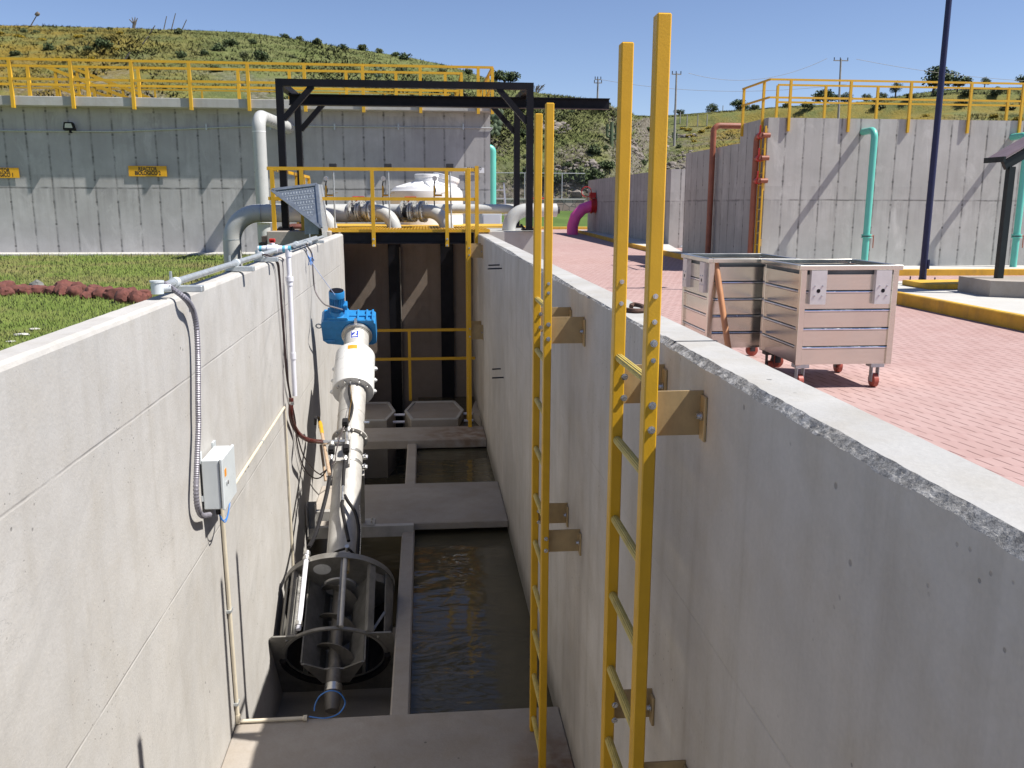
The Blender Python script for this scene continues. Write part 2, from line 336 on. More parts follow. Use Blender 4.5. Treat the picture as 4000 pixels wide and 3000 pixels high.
M['boxgrey'] = paint('light_grey_enclosure_paint', (0.58, 0.62, 0.63), 0.35, 0, 0.04, 6)
M['flex'] = paint('grey_flexible_conduit', (0.25, 0.24, 0.27), 0.45, 0.4, 0.15, 30)
M['cable'] = paint('dark_cable', (0.04, 0.025, 0.025), 0.45, 0, 0.2, 20)
M['cable_g'] = paint('grey_cable', (0.20, 0.18, 0.18), 0.5, 0, 0.15, 20)
M['cable_b'] = paint('blue_cable', (0.05, 0.20, 0.55), 0.4, 0, 0.15, 20)
M['string'] = paint('pale_blue_string', (0.35, 0.42, 0.62), 0.7, 0, 0.15, 60)
M['red'] = paint('red_valve_paint', (0.45, 0.02, 0.015), 0.4, 0, 0.15, 12)
M['wheel'] = paint('red_polyurethane_wheel', (0.36, 0.075, 0.05), 0.5, 0, 0.15, 20, 0, 60, 0.3)
M['teal'] = paint('turquoise_pipe_paint', (0.12, 0.50, 0.41), 0.38, 0, 0.06, 3, 0, 60, 0.15, (0.1, 0.25, 0.2))
M['rust'] = paint('red_oxide_pipe_paint', (0.27, 0.085, 0.045), 0.5, 0, 0.15, 4, 0.1, 40, 0.2)
M['rust_l'] = paint('pink_brown_pipe_paint', (0.36, 0.145, 0.075), 0.45, 0, 0.12, 4)
M['pink'] = paint('magenta_pipe_paint', (0.80, 0.11, 0.37), 0.4, 0, 0.08, 2)
M['navy'] = paint('navy_blue_pole_paint', (0.003, 0.006, 0.05), 0.45, 0, 0.15, 4)
M['dkgreen'] = paint('dark_green_post_paint', (0.008, 0.014, 0.015), 0.45, 0, 0.2, 4, spec=0.3)
M['roof_red'] = paint('dusty_slate_roof', (0.17, 0.125, 0.14), 0.6, 0, 0.12, 4)
M['clay'] = paint('tan_plastic_pipe', (0.42, 0.195, 0.085), 0.45, 0, 0.08, 9)
M['tankw'] = paint('white_polyethylene', (0.66, 0.66, 0.67), 0.4, 0, 0.03, 3)
M['brass'] = paint('brass', (0.5, 0.3, 0.06), 0.35, 0.8, 0.15, 30)
M['orange'] = paint('orange_sticker', (0.75, 0.30, 0.02), 0.5, 0, 0.1, 40)
M['blue_s'] = paint('blue_sticker', (0.02, 0.05, 0.38), 0.4, 0, 0.05, 20)
M['whitep'] = paint('white_sign_paint', (0.75, 0.75, 0.75), 0.5, 0, 0.03, 20)
M['ink'] = paint('black_lettering', (0.02, 0.018, 0.02), 0.6, 0, 0.1, 20)
M['sign'] = paint('yellow_sign_paint', (0.70, 0.36, 0.01), 0.5, 0, 0.05, 3)
M['alu'] = paint('aluminium', (0.55, 0.55, 0.56), 0.35, 0.7, 0.1, 10)
M['wood'] = paint('worn_wood_handle', (0.42, 0.30, 0.20), 0.65, 0, 0.15, 20)
M['utilpole'] = paint('weathered_grey_pole', (0.30, 0.29, 0.28), 0.8, 0, 0.15, 2)
M['bark'] = paint('grey_brown_bark', (0.10, 0.075, 0.055), 0.9, 0, 0.3, 6)
M['deadwood'] = paint('grey_dead_wood', (0.13, 0.115, 0.10), 0.9, 0, 0.3, 6)
M['cactus'] = paint('grey_green_cactus', (0.085, 0.12, 0.06), 0.7, 0, 0.25, 3)
M['lavas'] = paint('red_volcanic_stone', (0.13, 0.046, 0.036), 0.95, 0, 0.35, 14, 0.9, 40, 0.3, (0.05, 0.03, 0.03))
M['rock'] = paint('pale_hillside_rock', (0.205, 0.18, 0.158), 0.95, 0, 0.35, 0.8)
M['greys'] = paint('grey_stone', (0.17, 0.17, 0.16), 0.95, 0, 0.3, 14, 0.8, 40)
M['rebar'] = paint('rusty_reinforcing_bar', (0.09, 0.05, 0.035), 0.8, 0.2, 0.3, 40, 0.4, 120)
def stone_wall():
    t = NT('pink_rubble_masonry'); p = t.pos()
    n = t.new("ShaderNodeTexVoronoi", feature='DISTANCE_TO_EDGE'); t.l.new(p, n.inputs["Vector"]); n.inputs["Scale"].default_value = 1.7
    v = t.new("ShaderNodeTexVoronoi", feature='F1'); t.l.new(p, v.inputs["Vector"]); v.inputs["Scale"].default_value = 1.7
    hs = t.new("ShaderNodeSeparateColor"); t.l.new(v.outputs["Color"], hs.inputs[0])
    c = t.mix(hs.outputs[0], (0.33, 0.25, 0.22), (0.45, 0.38, 0.34)); c = t.mix(t.ramp(n.outputs["Distance"], 0.06, 0.03), c, (0.18, 0.16, 0.15))
    return t.done(c, 0.9, 0, 0.2)
M['masonry'] = stone_wall()
def pavers():
    t = NT('pink_interlocking_pavers'); p = t.pos()
    X = t.xyz(p)
    row = t.math('DIVIDE', X[1], 0.215); fx = t.math('FRACT', row); ev = t.math('MULTIPLY', t.math('FLOOR', row), 0.46)
    wv = t.math('MULTIPLY', t.math('SUBTRACT', t.noise(p, 6, 2), 0.5), 0.14)
    q = t.math('ADD', t.math('ADD', t.math('DIVIDE', X[0], 0.135), ev), wv); fv = t.math('FRACT', q)
    ln = t.math('ABSOLUTE', t.math('ADD', t.math('SUBTRACT', fv, 0.5), t.math('MULTIPLY', t.math('SUBTRACT', fx, 0.5), 0.22)))
    dash = t.math('MULTIPLY', t.ramp(ln, 0.075, 0.035), t.ramp(t.math('ABSOLUTE', t.math('SUBTRACT', fx, 0.5)), 0.45, 0.36))
    dash = t.math('MULTIPLY', dash, t.ramp(t.noise(p, 2.0, 3), 0.25, 0.5, 0.4, 1.0))
    seam = t.ramp(t.math('ABSOLUTE', t.math('SUBTRACT', fx, 0.5)), 0.46, 0.5)
    wn_ = t.new("ShaderNodeTexWhiteNoise", noise_dimensions='2D'); cmb = t.new("ShaderNodeCombineXYZ")
    t.l.new(t.math('FLOOR', q), cmb.inputs[0]); t.l.new(t.math('FLOOR', row), cmb.inputs[1]); t.l.new(cmb.outputs[0], wn_.inputs["Vector"])
    c = t.mix(wn_.outputs[0], (0.355, 0.228, 0.208), (0.40, 0.27, 0.25))
    c = t.mix(t.math('MULTIPLY', t.ramp(t.noise(p, 0.35, 5, 0.6), 0.4, 0.7), 0.35), c, (0.43, 0.32, 0.30))
    c = t.mix(t.math('MULTIPLY', t.ramp(t.noise(p, 5, 5, 0.6), 0.5, 0.75), 0.3), c, (0.31, 0.18, 0.165))
    c = t.mix(t.math('MAXIMUM', t.math('MULTIPLY', dash, 0.85), t.math('MULTIPLY', seam, 0.16)), c, (0.15, 0.09, 0.08))
    t.bump(t.math('SUBTRACT', t.math('MULTIPLY', t.noise(p, 90, 3), 0.3), dash), 0.4, 0.006)
    return t.done(c, 0.85, 0, 0.25)
M['pavers'] = pavers()
def grassmat(name, ca, cb, cc, sc, soft=False):
    t = NT(name); p = t.pos(); c = t.mix(t.ramp(t.noise(p, sc, 5, 0.6), 0.35, 0.65), ca, cb)
    c = t.mix(t.ramp(t.noise(p, sc*0.35, 5, 0.65), 0.46, 0.66, 0, 0.85), c, cc); c = t.mix(t.ramp(t.noise(p, sc*14, 2), 0.3, 0.7, 0, 0.35), c, mul(ca, 0.55))
    if soft: soft_normal(t, 0.5)
    return t.done(c, 0.7, 0, 0.25)
M['lawn'] = grassmat('lawn_soil_and_thatch', (0.13, 0.17, 0.03), (0.17, 0.21, 0.045), (0.24, 0.19, 0.085), 1.2)
M['blades'] = grassmat('lawn_blades', (0.115, 0.175, 0.028), (0.165, 0.22, 0.045), (0.25, 0.20, 0.085), 1.2, True)
M['grassfar'] = grassmat('bright_far_grass', (0.075, 0.13, 0.022), (0.12, 0.18, 0.04), (0.05, 0.09, 0.02), 0.35)
def leafmat(name, ca, cb, sc=1.5):
    t = NT(name); soft_normal(t, 0.9); p = t.pos(); c = t.mix(t.ramp(t.noise(p, sc, 4, 0.7), 0.3, 0.7), ca, cb); return t.done(c, 0.65, 0, 0.2)
M['leaf_d'] = leafmat('dark_leaves', (0.042, 0.066, 0.025), (0.078, 0.105, 0.038))
M['leaf_m'] = leafmat('olive_leaves', (0.075, 0.10, 0.037), (0.125, 0.14, 0.057))
M['leaf_y'] = leafmat('yellow_flower_heads', (0.22, 0.17, 0.02), (0.34, 0.24, 0.015), 3)
def hillmat(name, blade):
    t = NT(name); p = t.pos(); X = t.xyz(p); g = t.new("ShaderNodeNewGeometry")
    n1 = t.noise(p, 0.07, 6, 0.6, 0.3); n2 = t.noise(p, 0.35, 6, 0.65); n3 = t.noise(p, 2.2, 5, 0.65)
    c = t.mix(t.ramp(n2, 0.35, 0.65), (0.11, 0.136, 0.042), (0.165, 0.175, 0.066))
    c = t.mix(t.ramp(n3, 0.5, 0.75, 0, 0.6), c, (0.19, 0.18, 0.085))
    az = t.math('DIVIDE', X[0], X[1])
    yl = t.math('MAXIMUM', t.ramp(az, -0.2, -0.36), t.math('MULTIPLY', t.ramp(az, 0.28, 0.33), t.ramp(X[2], 16, 10)))
    c = t.mix(t.math('MULTIPLY', yl, t.ramp(t.noise(p, 0.25, 5, 0.65), 0.36, 0.58, 0.1, 0.85)), c, (0.245, 0.168, 0.028))
    c = t.mix(t.math('MULTIPLY', t.ramp(t.noise(p, 0.45, 4), 0.55, 0.66), 0.5 if not blade else 0.25), c, (0.06, 0.085, 0.03))
    if not blade:
        steep = t.ramp(t.xyz(g.outputs["Normal"])[2], 0.80, 0.62)
        rocky = t.math('MULTIPLY', t.ramp(t.noise(p, 0.16, 5, 0.65), 0.46, 0.56), t.ramp(X[2], 12.0, 5.0))
        rk = t.mix(t.ramp(t.vor(p, 2.6), 0.1, 0.6), (0.28, 0.25, 0.22), (0.10, 0.085, 0.07))
        c = t.mix(t.math('MAXIMUM', t.math('MULTIPLY', steep, 0.9), t.math('MULTIPLY', rocky, 0.9)), c, rk)
        t.bump(t.noise(p, 3.0, 5, 0.7), 0.8, 0.3)
    else: soft_normal(t, 0.3)
    return t.done(c, 0.9, 0, 0.15)
M['hill'] = hillmat('hillside_ground', False); M['hillblade'] = hillmat('hillside_tufts', True)
def water():
    t = NT('murky_water'); p = t.pos()
    n = t.noise(t.scale(p, (1.2, 2.6, 1)), 1.4, 2, 0.45, 1.0); n2 = t.noise(t.scale(p, (1, 1.6, 1)), 9, 2)
    t.bump(t.math('ADD', n, t.math('MULTIPLY', n2, 0.05)), 0.3, 0.03)
    c = t.mix(t.ramp(t.noise(p, 0.8, 3), 0.4, 0.7), (0.075, 0.066, 0.042), (0.11, 0.092, 0.055))
    t.b.inputs["IOR"].default_value = 1.33
    return t.done(c, 0.04, 0, 0.5)
M['water'] = water()
def mesh_fence():
    t = NT('galvanised_chain_link'); p = t.obj(); X = t.xyz(p)
    a = t.math('ABSOLUTE', t.math('SUBTRACT', t.math('FRACT', t.math('MULTIPLY', t.math('ADD', X[0], X[2]), 9)), 0.5))
    b = t.math('ABSOLUTE', t.math('SUBTRACT', t.math('FRACT', t.math('MULTIPLY', t.math('SUBTRACT', X[0], X[2]), 9)), 0.5))
    al = t.math('MAXIMUM', t.ramp(a, 0.05, 0.02), t.ramp(b, 0.05, 0.02)); t.set(t.b.inputs["Alpha"], al)
    return t.done((0.13, 0.14, 0.14), 0.5, 0.5)
M['mesh'] = mesh_fence()
# ------------------------------------------------------------------ ground
rnd = random.Random(7)
def sheet(name, x0, x1, y0, y1, z, mat): return struct(MB().quad((x0, y0, z), (x1, y0, z), (x1, y1, z), (x0, y1, z)).build(name, mat, org=(0, 0, z)))
sheet('ground', 1.035, 900, -60, 900, ZG-0.03, M['hill'])
sheet('ground', -900, 1.035, 31, 900, ZG-0.03, M['hill'])
sheet('paving', 1.037, 60, -30, 62, ZG, M['pavers'])
sheet('lawn', -60, -1.40, -20, 24.75, ZL-0.004, M['lawn'])
def lawn_blades():
    r = np.random.default_rng(3); n = 150000
    v = r.random(n)**1.0; Y = 2.6*np.exp(v*np.log(24.6/2.6)); Xm = -1.43-(0.15+Y*0.62)*r.random(n)
    h = (0.02+0.028*r.random(n))*(0.8+Y*0.035); w = 0.0028*(0.8+Y*0.12); a = r.random(n)*6.283; le = (r.random((n, 2))-0.5)*0.05
    P = np.stack([Xm, Y, np.full(n, ZL-0.004)], 1); d = np.stack([np.cos(a)*w, np.sin(a)*w, np.zeros(n)], 1)
    T = P+np.stack([le[:, 0], le[:, 1], h], 1)
    keep = (Y < 24.55)
    V = np.stack([P-d, P+d, T], 1)[keep].reshape(-1, 3); F = np.arange(len(V)).reshape(-1, 3)
    o = bpy.data.objects.new('grass', np_mesh('grass', V, F, M['blades'])); link(o); return stuff(o)
lawn_blades()

# ------------------------------------------------------------------ the channel
def wall_profile(name, label, prof, y0, y1, mat, top=None, jit=0.0, seed=1, step=0.06, cap_mat=None):
    """wall running along Y from a list of (x, z, jitter) profile points"""
    r = random.Random(seed); n = int((y1-y0)/step)+1; vs = []; k = len(prof)
    off = [[0, 0]]*k
    for i in range(n+1):
        y = y0+(y1-y0)*i/n
        for j, (x, z, jx) in enumerate(prof):
            vs.append((x+jx*r.uniform(-1, 1), y, z+jx*r.uniform(-1, 1)))
    fs = [(i*k+j, i*k+(j+1) % k, (i+1)*k+(j+1) % k, (i+1)*k+j) for i in range(n) for j in range(k)]
    fs += [tuple(range(k)), tuple(range(n*k, n*k+k))]
    o = MB().add(vs, fs).build(name, mat, org=((prof[0][0]+prof[-1][0])/2, (y0+y1)/2, -4.6), flat=True); tag(o, label, 'wall')
    return o
lw = wall_profile('channel_wall', 'long pale sunlit concrete channel wall beside the lawn', [(XL, -4.6, 0), (XL, -0.505, 0.0), (XL-0.007, ZT-0.010, 0.0015), (XL-0.022, ZT, 0.0015), (-1.390, ZT+0.002, 0.001), (-1.398, ZT-0.006, 0.0015), (-1.398, -4.6, 0)], -1.5, YE, M['conc_l'], seed=2, step=0.09)
rw = wall_profile('channel_wall', 'long shaded concrete channel wall with a broken top edge beside the pink paving', [(XR, -4.6, 0), (XR, -0.56, 0), (XR+0.175, -0.56, 0), (XR+0.175, -4.6, 0)], -1.5, YB, M['conc_r'], step=1.0)
# top course of the right wall with its spalled inner edge
def right_cap():
    from mathutils import noise
    f = lambda y, k, s: noise.noise(Vector((y*s, k*1.7, 5.3)))
    ys = []; y = -1.5
    while y < YB: ys.append(y); y += 0.007 if -0.2 < y < 5 else 0.03
    ys.append(YB); NC = 8; vs = []; k = NC+4
    for y in ys:
        big = max(0.25 if y > 3.2 else 0.75, min(1.0, 0.6+0.9*f(y, 0, 0.7)))*(1.0 if y < 5 else 0.75)
        lo = 0.029*big+0.006*f(y, 1, 6)+0.006*f(y, 2, 19); ins = 0.035*big+0.005*f(y, 3, 5)+0.005*f(y, 4, 21)
        lo = max(0.006, lo); ins = max(0.006, ins)
        row = [(XR, y, -0.56), (XR, y, ZT-lo)]
        for i in range(1, NC):
            t = i/NC; d = 0.0095*big*math.sin(math.pi*t); r1 = f(y, 10+i*0.8, 9)+0.7*f(y, 30+i, 26)+0.5*f(y, 50+i*1.3, 60)
            row.append((XR+ins*t**1.25+d*r1*0.7+0.004*big*math.sin(math.pi*t), y, ZT-lo*(1-t)**1.0+d*r1))
        row += [(XR+ins, y, ZT), (XR+0.172+0.002*f(y, 7, 12), y, ZT), (XR+0.176, y, -0.56)]
        vs += row
    n = len(ys); parts = {0: [], 1: [], 2: []}
    for i in range(n-1):
        for jx in range(k-1): parts[0 if jx == 0 else 1 if jx <= NC else 2].append((i*k+jx, i*k+jx+1, (i+1)*k+jx+1, (i+1)*k+jx))
    MB().add(vs, parts[2]).build('wall_top', M['conc_top'], rw); MB().add(vs, parts[1]).build('broken_edge', M['conc_rough'], rw); MB().add(vs, parts[0]).build('wall_rim', M['conc_r'], rw)
right_cap()
MB().span((XR+0.02, 3.05, ZT-0.004), (XR+0.178, 3.062, ZT+0.0015)).build('expansion_joint', M['dark'], rw)
# slabs, divider and the bays of the channel
sl0 = tag(MB().span((XL+0.001, -1.5, -3.9), (XR-0.001, 5.42, ZF), bev=0.008).build('concrete_slab', M['conc_floor']), 'broad concrete floor slab at the near end of the channel', 'slab')
sl1 = tag(MB().span((XL+0.002, 9.05, ZF-0.085), (XR-0.001, 10.43, ZF), bev=0.01).build('concrete_walkway', M['conc_slab']), 'wide concrete walkway across the channel behind the basket screen', 'walkway')
sl2 = tag(MB().span((XL+0.002, 12.45, ZF-0.13), (XR-0.001, 13.22, ZF), bev=0.01).build('concrete_walkway', M['conc_rust']), 'rust stained narrow concrete walkway in front of the octagonal blocks', 'walkway')
dv = tag(MB().span((-0.285, 5.422, -4.6), (-0.152, 9.3, ZF-0.07), bev=0.012).build('divider_wall', M['conc_slab']), 'thin concrete divider wall between basket screen and open water', 'wall')
tag(MB().span((-0.285, 10.2, -4.6), (-0.152, 12.6, ZF-0.05), bev=0.012).build('divider_wall', M['conc_slab']), 'short concrete divider wall between the two walkways', 'wall')
struct(MB().span((XL-0.4, -1.5, -4.75), (XR+0.3, YB+0.2, -4.62)).build('channel_floor', M['conc_dark']))
struct(MB().prism([(XL, 5.42, -4.02), (XL, 8.7, -4.33), (XL, 8.7, -4.6), (XL, 5.42, -4.6)], (1.0, 0, 0)).build('screen_bay_floor', M['conc_slab']))
def water_sheet():
    mb = MB(); 
    mb.quad((-0.152, 5.42, ZWAT), (XR, 5.42, ZWAT), (XR, YB, ZWAT), (-0.152, YB, ZWAT)); mb.quad((XL, 8.6, -4.30), (-0.152, 8.6, -4.30), (-0.152, YB, -4.30), (XL, YB, -4.30))
    return struct(mb.build('water', M['water'], org=(0, 8, ZWAT)))
water_sheet()
# wet well under the platform
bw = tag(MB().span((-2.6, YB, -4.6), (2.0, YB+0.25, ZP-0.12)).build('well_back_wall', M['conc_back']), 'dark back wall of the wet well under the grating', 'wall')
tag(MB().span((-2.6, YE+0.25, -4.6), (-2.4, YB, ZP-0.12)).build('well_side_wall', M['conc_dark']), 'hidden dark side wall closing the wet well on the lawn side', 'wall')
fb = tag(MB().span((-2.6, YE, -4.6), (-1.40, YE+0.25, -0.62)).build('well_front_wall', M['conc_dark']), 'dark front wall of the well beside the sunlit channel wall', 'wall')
cbm = MB(); a = onY('B8', 160, 880, YE); cbm.span((-2.42, YE-0.32, -0.98), (-1.45, YE+1.6, ZP-0.02), bev=0.012)
tag(cbm.build('concrete_plinth', M['conc_slab']), 'grey concrete plinth under the left leg of the black gantry', 'plinth')
rbm = MB(); rbm.span((1.04, YE+0.1, ZG-0.1), (1.98, YB+3.0, ZP-0.03), bev=0.012)
tag(rbm.build('concrete_plinth', M['conc_cope']), 'pale concrete plinth under the right leg of the black gantry', 'plinth')
struct(MB().span((-2.42, YB+0.25, -1.0), (1.035, YB+3.0, ZP-0.05)).build('platform_base', M['conc_pave']))
struct(MB().span((-60, 24.2, ZL-0.2), (2.4, 25.1, ZL+0.035)).build('pavement', M['conc_pave']))
# dark vertical guide channels on the back wall
gr = None
for (x0, x1, ch, lab) in ((1145, 1252, 1247, 'black steel guide post on the well back wall, nearer the machine'), (1595, 1706, None, 'black steel guide post on the well back wall, nearer the corner ladder')):
    p0 = onY('A6', x0, 700, YB-0.07); p1 = onY('A6', x1, 700, YB-0.07)
    mb = MB(); mb.span((p0.x, YB-0.07, -4.6), (p1.x, YB-0.055, ZP-0.3)); mb.span((p0.x, YB-0.055, -4.6), (p0.x+0.03, YB-0.002, ZP-0.3)); mb.span((p1.x-0.03, YB-0.055, -4.6), (p1.x, YB-0.002, ZP-0.3))
    g = tag(mb.build('guide_post', M['black']), lab, 'guide post', 'guide posts in the wet well')
    if ch:
        q = onY('A6', ch, 700, YB-0.09); MB().tube([(q.x, YB-0.085, -4.5), (q.x, YB-0.085, ZP-0.35)], 0.012, 8).build('chain', M['steel_dk'], g)
# octagonal blocks behind the second walkway
def octblock(cx, w, label):
    y0, y1 = 13.72, 15.05; mb = MB(); hw = w/2; c = 0.2
    P = [(cx-hw+c, y0), (cx+hw-c, y0), (cx+hw, y0+0.5), (cx+hw, y0+0.8), (cx+hw-c, y1), (cx-hw+c, y1), (cx-hw, y0+0.8), (cx-hw, y0+0.5)]
    P = [(cx-hw+0.12, y0), (cx+hw-0.12, y0), (cx+hw, y0+0.62), (cx+hw-0.13, y1), (cx-hw+0.13, y1), (cx-hw, y0+0.62)]
    mb.prism([(x, y, -4.5) for x, y in P], (0, 0, 4.5+ZF-0.02))
    o = tag(mb.build('octagonal_block', M['conc_slab']), label, 'concrete block', 'angular concrete blocks in a row')
    R = MB()
    for i in range(6):
        a = Vector((*P[i], ZF-0.012)); b = Vector((*P[(i+1) % 6], ZF-0.012)); ce = Vector((cx, (y0+y1)/2, ZF-0.012)); R.bar(a+(ce-a)*0.05, b+(ce-b)*0.05, 0.045, 0.02)
    R.build('rim', M['conc_pave'], o); return o
octblock(-0.985, 0.94, 'angular concrete block half hidden behind the screw tube')
octblock(0.12, 0.98, 'angular concrete block standing alone under the yellow rail post')
octblock(1.0-0.24, 0.95*0.19, 'angular concrete block cut off by the wall beside the corner ladder') if False else None
ob3 = MB(); x0 = 0.735
ob3.prism([(x0, 14.34, -4.5), (x0+0.115, 13.72, -4.5), (XR-0.001, 13.72, -4.5), (XR-0.001, 15.05, -4.5), (x0+0.1, 15.05, -4.5)], (0, 0, 4.5+ZF-0.02))
tag(ob3.build('octagonal_block', M['conc_slab']), 'angular concrete block cut off by the wall beside the corner ladder', 'concrete block', 'angular concrete blocks in a row')
for x0, x1, w in ((-0.55, -0.36, 'left'), (0.60, 0.75, 'right')):
    for y, z, u in ((14.25, ZF-0.05, 'upper'), (14.05, ZF-0.12, 'lower')):
        tag(MB().tube([(x0, y, z), (x1, y, z)], 0.022, 8).build('white_rod', M['pvc']), u+' white rod bridging the gap '+w+' of the lone angular block', 'rod', 'white rods between the blocks')
# ------------------------------------------------------------------ yellow ladders
def ladder(name, label, x, yr, yl, ztop, zbot, rz, wall, brk, bolts_r=(), bolts_l=(), rw=0.042, rd=0.05, boltbig=(), cap=True):
    t = thing(name, label, 'ladder', (x, (yr+yl)/2, zbot))
    for y, zt in ((yr, ztop[0]), (yl, ztop[1])):
        r = MB(); r.span((x-rw/2, y-rd/2, zbot), (x+rw/2, y+rd/2, zt), bev=0.004); o = r.build('side_rail', M['yellow'], t)
        if cap: MB().span((x-rw*0.38, y-rd*0.36, zt-0.0005), (x+rw*0.38, y+rd*0.36, zt+0.0012)).build('end_cap', M['dark'], o)
    for z in rz:
        m = MB(); N = 14; pts = []
        vs = []
        for yy in (yr+rd/2-0.004, yl-rd/2+0.004):
            for k in range(N*2):
                a = math.pi*k/N; q = 0.0155 if k % 2 else 0.0135; vs.append((x+q*math.cos(a), yy, z+q*math.sin(a)))
        m.add(vs, [(k, (k+1) % (2*N), 2*N+(k+1) % (2*N), 2*N+k) for k in range(2*N)]); m.build('rung', M['rung'], t)
    for (z, h) in brk:
        for y in (yr, yl):
            m = MB(); yb = y+rd/2+0.006
            m.span((x-rw/2+0.002, yb-0.004, z-h/2), (wall-0.001, yb+0.004, z+h/2)); m.span((wall-0.010, yb-0.05, z-h/2-0.012), (wall-0.0005, yb-0.0045, z+h/2-0.012), bev=0.002)
            b = m.build('wall_bracket', M['tan'], t)
            MB().bolt((wall-0.012, yb-0.028, z-0.005), (-1, 0, 0), 0.010, 0.016).build('anchor_bolt', M['chrome'], b)
            yy = y-rd/2-0.0005 if y == yr else yb-0.005
            for dz in (h*0.27, -h*0.27):
                if y == yr: MB().bolt((x+0.004, yy, z+dz), (0, -1, 0), 0.0085, 0.009).build('bolt', M['chrome'], t)
                else: MB().bolt((x+rw/2+0.0, y-rd/2-0.0005, z+dz), (0, -1, 0), 0.0085, 0.009).build('bolt', M['chrome'], t)
    for y, zs in ((yr, bolts_r), (yl, bolts_l)):
        for z, s in zs: MB().bolt((x+0.002, y-rd/2-0.0005, z), (0, -1, 0), s, s).build('bolt', M['chrome'], t)
    return t
# nearest ladder
yr, yl = 2.605, 3.063
rz0 = onY('D', 1352, 770, yl).z
zz = [rz0-0.3*i for i in range(0, 9)]
zs = lambda k, x, ys, y, s: [(onY(k, x, v, y).z, s) for v in ys]
b1 = onY('B6', 1500, 1245, yr+0.03).z; b2 = onY('B7', 740, 1270, yl+0.03).z
near = ladder('wall_ladder', 'tallest yellow ladder nearest the viewer on the shaded channel wall', 0.68, yr, yl, (onY('D', 1434, 31, yr).z, onY('D', 1350, 93, yl).z), ZF+0.001, zz, XR, ((b1, 0.142), (b2-0.03, 0.12), (b2-1.2, 0.12)),
    zs('B6', 1268, (230, 450, 780), yr, 0.0055)+zs('B6', 1268, (633,), yr, 0.008), zs('B6', 948, (107, 293), yl, 0.0055))
yr2, yl2 = 4.70, 5.156
rz2 = onY('D', 1168, 645, yl2).z
fb1 = onY('D', 1240, 713, yr2+0.03).z; fb2 = onY('B7', 300, 430, yr2+0.03).z
far = ladder('wall_ladder', 'shorter looking yellow ladder further along the shaded channel wall', 0.652, yr2, yl2, (onY('D', 1193, 223, yr2).z, onY('D', 1172, 246, yl2).z), ZF+0.001, [rz2-0.3*i for i in range(0, 10)], XR, ((fb1, 0.145), (fb2, 0.13)),
    zs('B6', 349, (125, 205), yr2, 0.006), ())
lft = MB(); lft.span((0.628, yr2-0.03, ZF), (0.68, yr2-0.026, ZF+0.05)); 
y3, y3b = 13.15, 13.6
c3 = onY('D', 1014, 700, y3)
third = ladder('wall_ladder', 'yellow ladder in the far corner climbing to the grating platform', c3.x, y3, y3b, (onY('D', 1015, 363, y3).z, onY('D', 1015, 366, y3b).z), ZF+0.001, [ZP-0.15-0.3*i for i in range(0, 10)], XR, ((onY('D', 1030, 543, y3).z, 0.19), (onY('D', 1030, 718, y3).z, 0.22)), (), (), 0.055, 0.05, cap=False)
# small rods cast into the shaded wall
proto = None
for k, (x, y, L, dr) in enumerate(((2020, 630, 0.13, 1), (2040, 660, 0.16, 1), (2030, 1527, 0.10, 1), (2055, 1602, 0.13, 1))):
    p = onX('A6', x+85, y, XR); m = MB(); m.tube([(XR+0.01, p.y, p.z), (XR-L, p.y, p.z-0.004)], 0.009, 6)
    tag(m.build('form_tie', M['dark']), ('dark form tie left in the shaded wall, upper of the top pair', 'dark form tie left in the shaded wall, lower of the top pair', 'dark form tie left in the shaded wall, upper of the bottom pair', 'dark form tie left in the shaded wall, lower of the bottom pair')[k], 'form tie', 'form ties in the shaded wall')
# rusty hook on the wall top
hk = [onZ('A7', x, y, ZT+z) for x, y, z in ((900, 1005, 0.011), (960, 1014, 0.011), (1050, 1026, 0.011), (1120, 1026, 0.011), (1146, 1010, 0.014), (1120, 986, 0.018), (1065, 973, 0.02), (1035, 978, 0.018), (1030, 992, 0.012))]
tag(MB().tube(cr(hk, 6), 0.011, 8).build('steel_hook', M['rebar']), 'rusty bent steel hook on the shaded wall top beside the tallest ladder', 'hook')

# ------------------------------------------------------------------ railing in front of the back wall
yh = 15.2; r1 = onY('D', 903, 713, yh); r2 = onY('D', 903, 775, yh)
t = thing('guard_rail', 'low yellow guard rail standing deep in the channel under the platform', 'railing', (0, yh, ZF-0.02))
for r in (r1, r2): MB().span((XL+0.02, yh-0.02, r.z-0.024), (XR-0.01, yh+0.02, r.z+0.024), bev=0.003).build('rail', M['yellow'], t)
for px in (885, 760):
    p = onY('D', px, 780, yh); MB().span((p.x-0.024, yh-0.024, ZF-0.02), (p.x+0.024, yh+0.022, r1.z+0.018)).build('post', M['yellow'], t)

